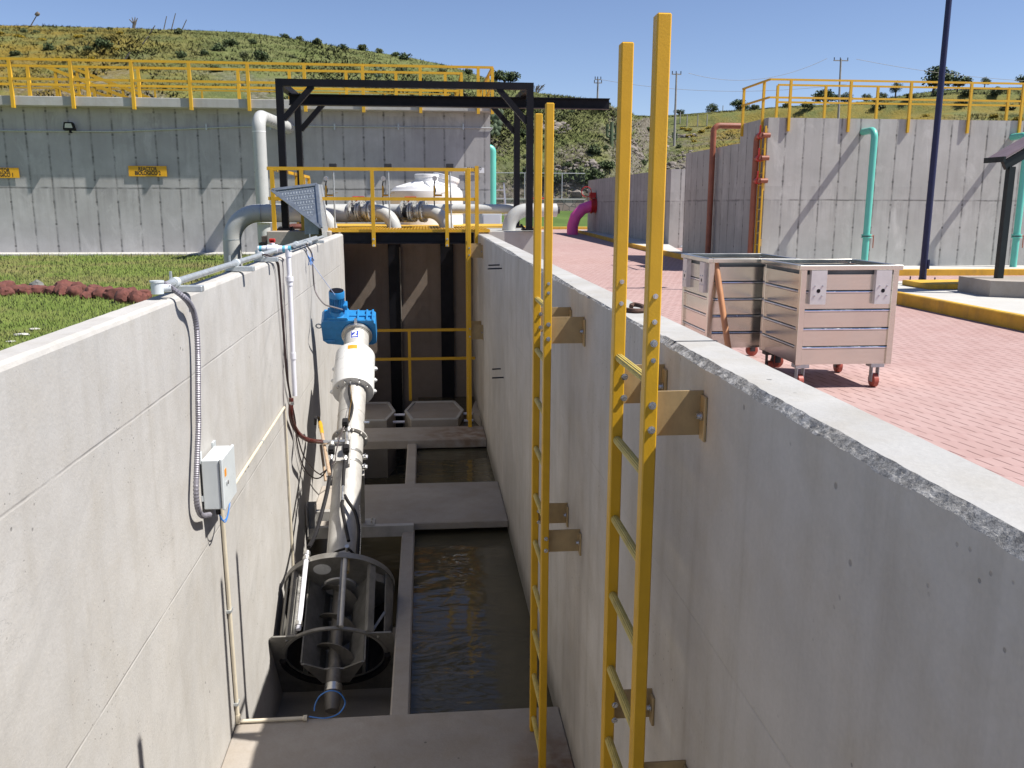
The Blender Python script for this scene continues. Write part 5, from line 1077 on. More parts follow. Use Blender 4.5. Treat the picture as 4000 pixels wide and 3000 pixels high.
for i in range(1, 9):
    f = i/9; MB().span((a0.x-0.12*f, yl_-0.3*f-0.04, a0.z+(ZG-a0.z)*f), (a1.x+0.16*f, yl_-0.3*f+0.04, a0.z+(ZG-a0.z)*f+0.03)).build('step', M['alu'], t)
c0 = onY('C1', 80, 1182, 24.2); c1 = onY('C1', 268, 1310, 24.2)
cb = thing('cabinet', 'low light grey cabinet at the foot of the left tank', 'cabinet', ((c0.x+c1.x)/2, 24.6, ZG)); MB().span((c0.x, 24.2, ZG), (c1.x, 24.95, c0.z), bev=0.01).build('cabinet_body', M['boxgrey'], cb); MB().span((c0.x+0.04, 24.185, ZG+0.15), (c1.x-0.04, 24.199, c0.z-0.05)).build('cabinet_door', M['boxgrey'], cb)

# ------------------------------------------------------------------ far end: kerb, grass slope, rubble wall, fence
struct(MB().span((1.04, 61.0, ZG-0.1), (14, 61.35, ZG+0.17), bev=0.02).build('kerb', M['kerb_y']))
struct(MB().add([(-30, 61.35, ZG+0.12), (14, 61.35, ZG+0.12), (14, 75.5, -0.55), (-30, 75.5, -0.55)], [(0, 1, 2, 3)]).build('grass_slope', M['grassfar']))
struct(MB().add([(1.2, 26, ZG+0.02), (3.4, 27, ZG+0.02), (4.9, 60.9, ZG+0.02), (1.2, 60.9, ZG+0.02)], [(0, 1, 2, 3)]).build('soil_patch', paint('bare_red_soil', (0.24, 0.13, 0.10), 0.9, 0, 0.3, 2, 0.6, 8)))
zw1 = onY('C1', 900, 1045, 75).z
rwl = thing('rubble_wall', 'low pink rubble stone wall under the chain link fence', 'wall', (4, 75, -0.6)); MB().span((-30, 75, -0.8), (13.5, 75.5, zw1-0.12)).build('masonry', M['masonry'], rwl); MB().span((-30, 74.95, zw1-0.12), (13.5, 75.55, zw1)).build('wall_cap', M['conc_pave'], rwl)
zf1 = onY('C1', 600, 802, 75.2).z
fe = thing('chain_link_fence', 'tall chain link fence on the rubble wall before the hillside', 'fence', (4, 75.25, zw1))
me = MB().quad((-30, 75.25, zw1), (13.5, 75.25, zw1), (13.5, 75.25, zf1), (-30, 75.25, zf1)).build('chain_link_mesh', M['mesh'], fe, flat=True)
x490 = onY('C1', 490, 900, 75.25).x; x848 = onY('C1', 848, 900, 75.25).x; stp = x848-x490
for i in range(-9, 3):
    x = x490+stp*i
    if x < 13.4: MB().tube([(x, 75.25, zw1-0.1), (x, 75.25, zf1+0.02)], 0.045, 8).build('fence_post', M['alu'], fe)
MB().tube([(-30, 75.25, zf1), (13.5, 75.25, zf1)], 0.035, 8).build('top_rail', M['alu'], fe)

# ------------------------------------------------------------------ right tanks
yk = 22.4; xk1 = onY('D', 1652, 400, yk).x; zk1 = onY('D', 1900, 257, yk).z; yk2 = 29.5
rt = thing('concrete_tank', 'tall concrete tank behind the steel bins with its top guard rail', 'tank', (xk1+8, yk, ZG))
zstep = zk1-0.12
MB().span((xk1, yk, ZG-0.2), (34, yk+0.35, zk1)).build('front_wall', M['conc_tank2'], rt)
zlow = onY('C2', 290, 392, yk2).z
MB().prism([(xk1, yk+0.35, ZG-0.2), (xk1, yk2, ZG-0.2), (xk1, yk2, zk1-0.5), (xk1, yk+2.0, zk1-0.5), (xk1, yk+2.0, zk1), (xk1, yk+0.35, zk1)], (0.35, 0, 0)).build('side_wall', M['conc_tank2s'], rt)
zr2 = zk1+0.91; yo = yk-0.03
pR = [(onY('A4', v, 800, yo).x, yo) for v in (195, 715, 1235, 1755, 2205)]+[(onY('A4', 2205, 800, yo).x+1.5*i, yo) for i in (1, 2, 3)]
railing('guard_rail', 'yellow guard rail bolted to the front of the right tank', [(xk1-0.03, yk+1.9), (xk1-0.03, yo), (30, yo)], zk1, zr2, zr2-0.43, 0.045, M['yellow_far'], 0.33, [(xk1-0.03, yk+0.35), (xk1-0.03, yk+1.8)]+pR, ps=0.06)
yo2 = yk+0.95
pR2 = [(onY('A4', v, 850, yo2).x, yo2) for v in (80, 495, 945, 1490, 2075)]+[(onY('A4', 2075, 850, yo2).x+1.6*i, yo2) for i in (1, 2, 3)]
railing('guard_rail', 'second yellow guard rail behind the front rail of the right tank', [(pR2[0][0], yo2), (30, yo2)], zk1, zr2, zr2-0.43, 0.045, M['yellow_far'], 0.0, pR2, ps=0.06)
struct(MB().span((xk1+0.35, yk+0.35, zk1-0.3), (34, yk+1.1, zk1-0.02)).build('tank_walkway', M['conc_cope']))
y3 = 35.0; xl3 = onY('C1', 1890, 1000, y3).x; zl3 = onY('C1', 1950, 763, y3).z
ot = thing('concrete_tank', 'lower concrete tank between the tall right tank and the magenta pipe', 'tank', (xl3+2, y3, ZG))
MB().span((xl3, y3, ZG-0.2), (xl3+6, y3+0.3, zl3)).build('front_wall', M['conc_tank2'], ot); MB().span((xl3, y3+0.3, ZG-0.2), (xl3+0.3, 53.0, zl3)).build('side_wall', M['conc_tank2s'], ot)
# pavement strips and kerbs along the right tanks
pk = [onZ('C1', 1000, 1365, ZG), onZ('C1', 1500, 1470, ZG), onZ('C1', 1870, 1570, ZG)]
xks = xk1-0.62; ykf = 21.2
struct(MB().prism([(xks, ykf, ZG+0.15), (30, ykf-0.25, ZG+0.15), (30, yk, ZG+0.15), (xk1, yk, ZG+0.15), (xk1, yk2, ZG+0.15), (xl3, y3, ZG+0.15), (xl3, 53, ZG+0.15), (9.45, 55, ZG+0.15), (xks+0.35, 35, ZG+0.15)], (0, 0, -0.3)).build('pavement', M['conc_pave']))
for a, b in (((xks, ykf), (xks+0.35, 35)), ((xks+0.35, 35), (9.45, 55)), ((xks-0.08, ykf-0.04), (30, ykf-0.29))):
    d = (Vector((b[0], b[1], 0))-Vector((a[0], a[1], 0))).normalized(); nrm = Vector((-d.y, d.x, 0)) if a[1] != ykf-0.04 else Vector((d.y, -d.x, 0))
    A = Vector((a[0], a[1], ZG+0.03))+nrm*0.06; B = Vector((b[0], b[1], ZG+0.03))+nrm*0.06
    struct(MB().bar(A, B, 0.119, 0.254, bev=0.01).build('kerb', M['kerb_y']))
# red oxide pipes on the side wall
xp1 = xk1-0.17; r = 0.085
q = onX('C2', 495, 800, xp1); y1_ = q.y; zt1 = onX('C2', 520, 250, xp1).z
m = MB(); m.tube(fil([(xp1, y1_, ZG+0.1), (xp1, y1_, zt1), (xp1+1.9, y1_+0.1, zt1), (xp1+1.95, y1_+0.1, zt1-0.9)], 0.18, 8), r, 20); tag(m.build('overflow_pipe', M['rust']), 'red oxide riser pipe looping over the side of the tall right tank', 'pipe')
q = onX('C2', 955, 900, xp1); y2_ = q.y; zz_ = [onX('C2', 960, v, xp1).z for v in (372, 610, 850)]
t = thing('drain_manifold', 'red oxide drain manifold with three red levers on the right tank corner', 'manifold', (xp1, y2_, ZG))
MB().tube(fil([(xp1, y2_, ZG+0.1), (xp1, y2_, zz_[0]), (xp1, y2_-0.42, zz_[0])], 0.14, 8), 0.075, 18).build('riser', M['rust'], t)
for z in zz_:
    if z != zz_[0]: MB().tube([(xp1, y2_, z), (xp1, y2_-0.42, z)], 0.062, 14).build('branch', M['rust'], t)
    m = MB(); m.lathe((xp1, y2_-0.27, z), (0, 1, 0), [(-0.06, 0.085), (0.06, 0.085)], 14); m.build('valve_body', M['red'], t)
    m = MB(); m.bar((xp1-0.06, y2_-0.36, z-0.02), (xp1-0.065, y2_-0.40, z+0.24), 0.04, 0.02); m.build('valve_lever', M['red'], t)
    MB().tube([(xp1, y2_-0.40, z), (xk1+0.02, y2_-0.40, z)], 0.06, 12).build('wall_spool', M['rust'], t)
yl3 = y2_-0.36; zt3 = onX('C2', 1010, 265, xk1-0.13).z
t = thing('tank_ladder', 'yellow ladder on the side of the tall right tank beside the drain manifold', 'ladder', (xk1-0.3, yl3, ZG))
for y in (yl3, yl3+0.28): MB().span((xk1-0.10, y-0.022, ZG+0.1), (xk1-0.06, y+0.022, zt3)).build('side_rail', M['yellow_far'], t)
for i in range(11): MB().tube([(xk1-0.08, yl3+0.03, ZG+0.4+0.3*i), (xk1-0.08, yl3+0.25, ZG+0.4+0.3*i)], 0.018, 8).build('rung', M['rung'], t)
for z in (zt3-0.15, zt3-1.5, zt3-2.9): MB().span((xk1-0.10, yl3+0.031, z-0.09), (xk1-0.001, yl3+0.04, z+0.09)).build('wall_bracket', M['tan'], t)
# ladder leaning against the side wall with bucket
lb = onZ('C2', 322, 1572, ZG+0.15); la = onY('C2', 398, 1145, lb.y)
t = thing('leaning_ladder', 'short aluminium ladder with red gusset leaning on the tall right tank', 'ladder', (lb.x, lb.y, ZG+0.15))
gx2 = Vector((0.24, -0.12, 0))
for o_ in (Vector((0, 0, 0)), gx2): MB().bar(Vector((lb.x, lb.y, ZG+0.15))+o_*1.05, Vector((la.x, lb.y, la.z))+o_, 0.035, 0.07).build('side_rail', M['alu'], t)
for i in range(1, 6):
    p = Vector((lb.x, lb.y, ZG+0.15))+(Vector((la.x, lb.y, la.z))-Vector((lb.x, lb.y, ZG+0.15)))*(i/6); MB().bar(p, p+gx2, 0.04, 0.03).build('rung', M['alu'], t)
MB().ball(onY('C2', 432, 1280, lb.y-0.1), 0.07, 2, (1, 1, 1.5)).build('red_gusset', M['red'], t)
bu = onZ('C2', 270, 1560, ZG+0.15); tag(MB().lathe(bu, (0, 0, 1), [(0, 0.12), (0.28, 0.15), (0.285, 0.155), (0.3, 0.155)], 18).build('bucket', M['cable_b']), 'blue bucket standing by the foot of the leaning ladder', 'bucket')
tag(MB().ball(onZ('C2', 225, 1555, ZG+0.2), 0.16, 2, (1.5, 1, 0.35), 0.15, rnd).build('sack', M['boxgrey']), 'flat grey sack lying beside the blue bucket', 'sack')
# magenta pipe
yp_ = 50.5; pb = onZ('C1', 952, 1360, ZG); xm = onY('C1', 950, 1300, yp_).x; zm_p = onY('C1', 1120, 1113, yp_).z; rp = 0.32
t = thing('magenta_pipe', 'large magenta mitred pipe entering the lower concrete tank', 'pipe', (xm, yp_, ZG))
xtk = xl3
MB().tube([(xm, yp_, ZG), (xm, yp_, zm_p-1.15), (xm+0.16, yp_, zm_p-0.62), (xm+0.55, yp_, zm_p-0.2), (xm+1.1, yp_, zm_p), (xtk+0.05, yp_, zm_p)], rp, 26).build('pipe', M['pink'], t)
xv_ = onY('C1', 1150, 1113, yp_).x
m = MB(); [m.lathe((xv_+dx, yp_, zm_p), (1, 0, 0), [(-0.04, 0.45), (0.04, 0.45)], 28) for dx in (-0.13, 0.13)]; m.lathe((xv_, yp_, zm_p), (1, 0, 0), [(-0.1, 0.4), (0.1, 0.4)], 28); m.build('valve_body', M['red'], t)
m = MB(); m.span((xv_-0.22, yp_-0.2, zm_p+0.42), (xv_+0.1, yp_+0.2, zm_p+0.72)); m.tube([(xv_-0.45+0.28*math.cos(a), yp_-0.2, zm_p+0.75+0.28*math.sin(a)) for a in np.linspace(0, 6.28, 20)], 0.025, 6); m.build('gear_and_handwheel', M['red'], t)
# turquoise pipes on the front wall
for k, (kx, rx, top, lab) in enumerate(((1878, 905, 1100, 'turquoise air pipe bending into the right tank behind the near bin'), (2205, 2190, 1145, 'turquoise air pipe bending into the right tank beside the shelter post'))):
    ys = yk-0.62; p = onY('D', kx, 430, ys); zt4 = onY('A4', rx-30, top+20, ys).z
    t = thing('turquoise_pipe', lab, 'pipe', (p.x, ys, ZG), 'turquoise air pipes on the right tank')
    MB().tube(fil([(p.x, ys, ZG+0.1), (p.x, ys, zt4), (p.x, yk+0.03, zt4-0.01)], 0.2, 10), 0.083, 20).build('pipe', M['teal'], t)
    zf_ = onY('D', kx, 510, ys).z; m = MB(); [m.lathe((p.x, ys, zf_+dz), (0, 0, 1), [(-0.018, 0.08), (-0.017, 0.125), (0.017, 0.125), (0.018, 0.08)], 20) for dz in (-0.03, 0.03)]; m.build('flange', M['teal'], t)
    m = MB(); m.lathe((p.x, ys, zf_), (0, 0, 1), [(-0.012, 0.11), (0.012, 0.11)], 20); m.build('valve_disc', M['dark'], t)
    m = MB(); m.tube([(p.x+0.1, ys, zf_), (p.x+0.19, ys, zf_+0.01)], 0.015, 6); m.bar((p.x+0.19, ys, zf_+0.03), (p.x+0.185, ys-0.02, zf_-0.3), 0.025, 0.01); m.build('valve_lever', M['rust'], t)
# pavement island with pole and shelter
ZI = ZG+0.205; xi = 8.29
struct(MB().span((xi+0.13, 6, ZG-0.15), (26, 17.2, ZI-0.002)).build('pavement', M['conc_pave']))
struct(MB().span((xi, 6, ZG-0.12), (xi+0.13, 17.2, ZI+0.005), bev=0.015).build('kerb', M['kerb_y']))
pq = onZ('A8', 1330, 795, ZI)
t = thing('lamp_pole', 'tall slim navy blue pole standing on the pavement island', 'pole', (pq.x, pq.y, ZI-0.002))
MB().tube([(pq.x, pq.y, ZI), (pq.x, pq.y, 6.8)], [0.066, 0.045], 20).build('pole', M['navy'], t)
m = MB(); m.span((pq.x-0.2, pq.y-0.2, ZI-0.001), (pq.x+0.2, pq.y+0.2, ZI+0.02)); [m.tube([(pq.x+a, pq.y+b, ZI+0.02), (pq.x+a, pq.y+b, ZI+0.14)], 0.015, 6) for a in (-0.16, 0.16) for b in (-0.16, 0.16)]; m.build('base_plate', M['navy'], t)
MB().span((pq.x+0.045, pq.y-0.06, ZG+0.5), (pq.x+0.085, pq.y+0.06, ZG+0.68)).build('access_cover', M['navy'], t)
MB().bar((pq.x, pq.y, 6.75), (pq.x+0.9, pq.y, 6.95), 0.06, 0.06).build('lamp_arm', M['navy'], t); MB().box((pq.x+1.1, pq.y, 6.98), (0.5, 0.22, 0.1), None, 0.02).build('lamp_head', M['zinc'], t)
m = MB(); sA = onZ('A8', 1422, 800, ZI+0.1); m.span((sA.x, 15.4, ZI-0.001), (10.85, 16.35, ZI+0.1), bev=0.012); tag(m.build('plinth', M['kerb_y']), 'low yellow painted plinth on the pavement island behind the bins', 'plinth')
bq = onZ('A8', 1912, 905, ZI); m = MB(); m.prism([(bq.x, bq.y, ZI-0.001), (bq.x+3.2, bq.y-1.9, ZI-0.001), (bq.x+4, bq.y+0.6, ZI-0.001), (bq.x+0.05, bq.y+1.0, ZI-0.001)], (0, 0, 0.27)); tag(m.build('plinth', M['conc_slab']), 'grey concrete plinth under the dark shelter post', 'plinth')
sp0 = onY('A8', 1985, 800, bq.y+0.5); st0 = onY('A4', 2060, 1440, bq.y+0.5); se = onY('A4', 1955, 1390, bq.y+0.5)
t = thing('shelter', 'dark green post and pink dusty roof edge of a shelter at the frame edge', 'shelter', (sp0.x, bq.y+0.5, ZI+0.27))
MB().span((sp0.x-0.055, bq.y+0.445, ZI+0.269), (sp0.x+0.055, bq.y+0.555, st0.z)).build('post', M['dkgreen'], t)
yn = bq.y+0.45; xn = onY('A4', 2085, 1380, yn).x; ze = onY('A4', 2085, 1400, yn).z; K = 0.58
MB().bar((xn-0.05, yn+0.06, ze-0.06), (xn+3.5, yn+0.06, ze-0.06+3.55*K), 0.08, 0.15, up=(0, 0, 1)).build('roof_beam', M['dkgreen'], t)
m = MB(); m.prism([(xn-0.08, yn-0.02, ze+0.055), (xn+3.5, yn-0.02, ze+0.055+3.58*K), (xn+3.5, yn+0.5, ze+0.055+3.58*K), (xn-0.08, yn+0.5, ze+0.055)], (0, 0, 0.03)); m.build('roof_sheet', M['roof_red'], t)
MB().span((xn-0.12, yn-0.03, ze-0.0), (xn-0.081, yn+0.52, ze+0.09)).build('roof_edge', M['dkgreen'], t)
tag(MB().tube([(sp0.x+0.5, 21.35, ZI), (sp0.x+0.5, 21.35, ZG+0.3)], 0.05, 8).build('stub_pipe', M['dark']), 'short dark stub pipe by the kerb of the right tank', 'pipe') if False else None

# ------------------------------------------------------------------ stainless bins
def steelbin(name, label, x0, y0, rotz, mats):
    """x0, y0 is the near left corner when rotz is 0; pockets on the front (-Y) face"""
    zr, zb, w, d = -0.548, -1.485, 0.945, 0.93
    t = thing(name, label, 'bin', (x0+w/2, y0+d/2, ZG), 'stainless bins on castors')
    cx, cy = x0+w/2, y0+d/2; H = zr-zb; ph = (H-0.06)/5
    m = MB(); th = 0.006; g = 0.032
    x1, y1 = x0+w, y0+d; ix0, ix1, iy0, iy1 = x0+0.05, x1-0.05, y0+0.02, y1-0.02
    for i in range(5):
        a = zb+0.004+i*ph; b = a+ph-g
        m.span((ix0, iy0, a), (ix1, iy0+th, b)); m.span((ix0, iy1-th, a), (ix1, iy1, b)); m.span((ix0-0.03, iy0+0.03, a), (ix0-0.03+th, iy1-0.03, b)); m.span((ix1+0.03-th, iy0+0.03, a), (ix1+0.03, iy1-0.03, b))
    bodyo = m.build('side_panels', mats[0], t)
    m = MB()
    for i in range(4):
        z = zb+0.004+(i+1)*ph-g*0.62
        for (p, q) in (((ix0, iy0+0.007), (ix1, iy0+0.007)), ((ix0, iy1-0.007), (ix1, iy1-0.007)), ((ix0-0.023, iy0+0.03), (ix0-0.023, iy1-0.03)), ((ix1+0.023, iy0+0.03), (ix1+0.023, iy1-0.03))):
            m.tube([(p[0], p[1], z), (q[0], q[1], z)], 0.011, 10)
    m.build('panel_seams', M['seam'], bodyo)
    for (x, y) in ((x0+0.028, y0+0.028), (x1-0.028, y0+0.028), (x0+0.028, y1-0.028), (x1-0.028, y1-0.028)):
        MB().span((x-0.028, y-0.028, zb), (x+0.028, y+0.028, zr-0.03), bev=0.003).build('corner_post', mats[0], t)
    m = MB(); k = 0.024
    for a, b in (((x0-k, y0-k), (x1+k, y0+0.03)), ((x0-k, y1-0.03), (x1+k, y1+k)), ((x0-k, y0+0.0301), (x0+0.03, y1-0.0301)), ((x1-0.03, y0+0.0301), (x1+k, y1-0.0301))): m.span((*a, zr-0.045), (*b, zr), bev=0.004)
    m.build('rim', mats[0], t)
    MB().span((x0+0.03, y0+0.03, zb), (x1-0.03, y1-0.03, zb+0.006)).build('floor_plate', mats[0], t)
    m = MB(); a, b = zb+0.01, zr-0.046
    m.span((ix0+0.01, iy0+0.016, a), (ix1-0.01, iy0+0.02, b)); m.span((ix0+0.01, iy1-0.02, a), (ix1-0.01, iy1-0.016, b)); m.span((ix0-0.008, iy0+0.04, a), (ix0-0.004, iy1-0.04, b)); m.span((ix1+0.004, iy0+0.04, a), (ix1+0.008, iy1-0.04, b)); m.build('inner_shade_sheets', M['bin_shade'], t)  # added dark sheets that imitate the shaded bin interior
    for px in (x0+0.16, x1-0.16):
        m = MB(); m.span((px-0.075, y0-0.03, zr-0.36), (px+0.075, y0-0.022, zr-0.047)); m.span((px-0.075, y0-0.022, zr-0.36), (px-0.069, y0+0.02, zr-0.047)); m.span((px+0.069, y0-0.022, zr-0.36), (px+0.075, y0+0.02, zr-0.047)); pk_ = m.build('lifting_pocket', M['weld'], t)
        MB().lathe((px, y0-0.0305, zr-0.235), (0, -1, 0), [(0, 0.019), (0.001, 0.018)], 18).build('pocket_hole', M['black'], pk_)
        m = MB(); [m.ball((px+a, y0-0.031, zr-0.235+b), 0.0095, 1) for a in (-0.036, 0.036) for b in (-0.045, 0.045)]; m.build('rivets', M['chrome'], pk_)
    for (x, y) in ((x0+0.08, y0+0.08), (x1-0.12, y0+0.08), (x0+0.08, y1-0.1), (x1-0.12, y1-0.1)):
        m = MB(); m.span((x-0.06, y-0.05, zb-0.035), (x+0.07, y+0.06, zb)); m.span((x-0.035, y-0.03, ZG+0.055), (x-0.029, y+0.03, zb-0.03)); m.span((x+0.029, y-0.03, ZG+0.055), (x+0.035, y+0.03, zb-0.03)); ca_ = m.build('castor_fork', M['dark'] if y > y0+0.3 else M['zinc'], t)
        MB().lathe((x, y, ZG+0.068), (1, 0, 0), [(-0.026, 0.05), (-0.022, 0.067), (0.022, 0.067), (0.026, 0.05)], 24).build('wheel', M['wheel'], ca_)
    if rotz:
        t.rotation_euler = (0, 0, rotz)
    return t
def binmetal(name, c):
    t = NT(name); p = t.obj(); n = t.noise(t.scale(p, (1, 1, 9)), 6, 4); n2 = t.noise(p, 2.2, 4)
    col = t.mix(t.ramp(n, 0.3, 0.7), mul(c, 0.97), mul(c, 1.03)); col = t.mix(t.math('MULTIPLY', t.ramp(n2, 0.5, 0.75), 0.25), col, mul(c, 0.7))
    t.bump(t.noise(t.scale(p, (2, 2, 2)), 1.5, 1), 0.08, 0.02)
    t.b.inputs["Anisotropic"].default_value = 0.3
    return t.done(col, t.ramp(n2, 0.3, 0.7, 0.17, 0.27), 0.95)
bmets = (binmetal('brushed_bin_steel', (0.66, 0.645, 0.59)),)
steelbin('steel_bin', 'near stainless steel bin on red castors with its lifting pockets facing us', 3.462, 7.92, 0, bmets)
b2x = onZ('C3', 365, 135, -0.55)
steelbin('steel_bin', 'rear stainless steel bin on red castors standing half behind the near bin', b2x.x+0.02, b2x.y+0.02, -math.pi/2, bmets)
pa = onY('C3', 430, 143, 9.02); pb_ = Vector((pa.x+0.25, 8.45, ZG+0.02)); pbq = onY('C3', 560, 900, 8.55); pb_ = Vector((pbq.x+0.02, 8.5, ZG+0.02))
m = MB(); m.tube([pb_, pa], 0.031, 18, True); po = tag(m.build('plastic_pipe', M['clay']), 'tan plastic pipe leaning against the rear stainless bin', 'pipe')
MB().lathe(pa, pa-pb_, [(0.0005, 0.026), (0.001, 0.026)], 16).build('pipe_mouth', M['black'], po)

# ------------------------------------------------------------------ row of red stones on the lawn
st_ = [(0, 860, 1.2), (70, 845, 1.2), (40, 880, 1.0), (150, 858, 0.9), (240, 862, 0.9), (190, 850, .9), (340, 858, 1.0), (295, 860, .6), (325, 822, .9), (450, 866, 0.9), (540, 872, 1.1), (575, 855, 1.3), (650, 880, 1.1), (690, 856, 1.1), (740, 905, 0.7), (780, 890, 1.1), (810, 872, 1.1), (880, 895, 1.1), (935, 880, 1.1), (1000, 905, 1.1), (1050, 890, 1.0), (1130, 882, 1.0), (1085, 935, 1.3), (1180, 940, 1.2), (1240, 910, 1.1), (1225, 935, 1.0), (-80, 860, 1.2), (-170, 850, 1.1), (-260, 846, 1.2), (-345, 842, 1.0), (-420, 838, 1.2), (-510, 836, 1.1), (-590, 832, 1.2), (-680, 828, 1.0), (-770, 826, 1.2)]
for i, (x, y, s) in enumerate(st_):
    q = onZ('A5', x, y+18, ZL); g_ = i == 8; r_ = random.Random(100+i); s *= 0.098
    o = MB().rock((q.x, q.y, ZL+s*0.5), s, (1.25+r_.uniform(-.2, .3), 1.0+r_.uniform(-.15, .2), 0.9+r_.uniform(-.1, .15)), r_).build('volcanic_stone' if not g_ else 'grey_stone', M['greys'] if g_ else M['lavas'])
    o.rotation_euler = (0, 0, r_.uniform(0, 6))
    tag(o, 'lone grey stone in the row of red stones on the lawn' if g_ else 'rounded red volcanic stone in the row crossing the lawn', 'stone', 'stones in a row across the lawn' if g_ else 'red volcanic stones in a row on the lawn')
for k, (x, y) in enumerate(((100, 1300), (300, 1192), (190, 1240))):
    q = onZ('A5', x, y, ZL); tag(MB().ball((q.x, q.y, ZL+0.01), 0.03+0.01*k, 2, (1.6, 1, 0.3), 0.2, rnd).build('pale_litter', M['conc_pave']), ('pale chip on the lawn closest to the wall', 'largest right pale chip on the lawn near the wall', 'pale chip on the lawn between two others')[k], 'litter', 'pale chips on the lawn')
# ------------------------------------------------------------------ hills
TAB = [(-900,60,95,40,-1.4),(0,54,95,40,-1.4),(200,58,96,40,-1.4),(330,62,97,40,-1.4),(553,72,98,40,-1.4),(628,79,99,40,-1.4),(693,92,100,40,-1.4),(753,102,100,40,-1.4),(803,109,100,42,-1.4),(898,127,100,48,-1.2),(960,140,100,60,-0.9),(1040,165,100,77,-0.5),(1153,200,98,77,-0.4),(1231,208,95,77,-0.4),(1300,218,92,77,-0.4),(1335,236,96,77,-0.4),(1365,250,120,77,-0.4),(1420,252,150,75,-0.5),(1481,246,150,70,-0.6),(1593,238,150,60,-1.0),(1684,231,145,60,-1.0),(1784,226,140,60,-1.0),(1884,216,138,60,-1.0),(1959,203,135,60,-1.0),(2034,195,132,60,-1.0),(2212,188,130,60,-1.0),(3200,170,130,60,-1.0)]
TX = np.array([a[0] for a in TAB], float); TC = [np.array([a[i] for a in TAB], float) for i in range(1, 5)]
def interp(i, px): return float(np.interp(px, TX, TC[i]))
def vnoise(x, y, s):
    from mathutils import noise
    return noise.noise(Vector((x*s, y*s, 3.7)))
def hill_at(px, s):
    """ground point on the slope: s = 0 at the foot, 1 on the ridge, >1 behind it"""
    ry, R, b, zb = (interp(i, px) for i in range(4)); Y = b+(R-b)*s
    d = ray('D', px, ry); zr = d.z/d.y*R; ax = ray('D', px, 400); ax = ax.x/ax.y
    f = max(0, min(1, s)); prof = f**(0.85 if px < 1000 else 0.62); z = zb+(zr-zb)*prof
    if px > 1335:   # an eroded bank runs along the far slope
        k = min(1, (px-1335)/60); g = 0.86*(f/0.7)**0.8 if f < 0.7 else (0.86+0.11*min(1, (f-0.7)/0.025) if f < 0.725 else 0.97+0.03*(f-0.725)/0.275)
        t0, t1 = zb/b, zr/R; z = z*(1-k)+k*(t0+(t1-t0)*g)*Y
    if s > 1: z = zr-(s-1)*2.5
    amp = min(1.0, s*2.2, max(0.25, (1.05-s)*4) if s <= 1.05 else 0.3)
    x = ax*Y
    z += amp*(0.45 if px > 1360 else 1)*(vnoise(x, Y, 0.055)*1.1+vnoise(x, Y, 0.2)*0.45+vnoise(x, Y, 0.6)*0.16)
    return Vector((x, Y, z))
def hills():
    cols = np.arange(-900, 3200, 14); rows = list(np.linspace(0, 1, 64))+[1.06, 1.15, 1.4, 2.0]
    V = [tuple(hill_at(px, s)) for s in rows for px in cols]; n = len(cols)
    F = [(i*n+j, i*n+j+1, (i+1)*n+j+1, (i+1)*n+j) for i in range(len(rows)-1) for j in range(n-1)]
    me = bpy.data.meshes.new('hills'); me.from_pydata(V, [], F); me.update(); smooth_sharp(me, 60); me.materials.append(M['hill'])
    o = bpy.data.objects.new('hills', me); link(o); struct(o)
hills()
def slope_hit(px, py):
    best = None
    for i in range(0, 140):
        s = i/130; p = hill_at(px, s); d = ray('D', px, py)
        if p.z/p.y >= d.z/d.y: return p
        best = p
    return best
def tufts():
    r = np.random.default_rng(8); V = []; n = 0; rr = random.Random(4)
    for _ in range(50000):
        px = rr.uniform(-150, 2360); s = rr.random()**0.8*1.02; p = hill_at(px, s)
        if vnoise(p.x+50, p.y, 0.16) < -0.22 and s < 0.5: continue
        if px > 1380 and 0.665 < s < 0.735: continue
        big = 0.8+1.5*max(0, vnoise(p.x, p.y, 0.12)); h = rr.uniform(0.07, 0.2)*big
        for k in range(4):
            a = rr.uniform(0, 6.28); w = rr.uniform(0.03, 0.08)*big; lx, ly = rr.uniform(-.35, .35)*big, rr.uniform(-.35, .35)*big
            ox, oy = rr.uniform(-.35, .35)*big, rr.uniform(-.35, .35)*big; ca_, sa_ = math.cos(a)*w, math.sin(a)*w
            V += [(p.x+ox-ca_, p.y+oy-sa_, p.z-0.1), (p.x+ox+ca_, p.y+oy+sa_, p.z-0.1), (p.x+ox+lx, p.y+oy+ly, p.z+h*rr.uniform(.6, 1.1))]
    V = np.array(V); F = np.arange(len(V)).reshape(-1, 3)
    o = bpy.data.objects.new('hillside_grass', np_mesh('hillside_grass', V, F, M['hillblade'])); link(o); stuff(o)
tufts()
def rocks():
    rr = random.Random(12); mb = MB(); n = 0
    while n < 1000:
        px = rr.uniform(1050, 1500) if rr.random() < 0.72 else rr.uniform(150, 1000); s = rr.uniform(0.0, 0.62) if px > 1040 else rr.uniform(0, 0.3); p = hill_at(px, s)
        if vnoise(p.x+50, p.y, 0.16) > -0.12: continue
        q = rr.uniform(0.07, 0.22)*(1.9 if rr.random() < 0.08 else 1); mb.ball(p+Vector((0, 0, q*0.3)), q, 1, (1.3, 1, 0.8), 0.25, rr); n += 1
    stuff(mb.build('hillside_rocks', M['rock'], org=(0, 80, 0), flat=True))
rocks()
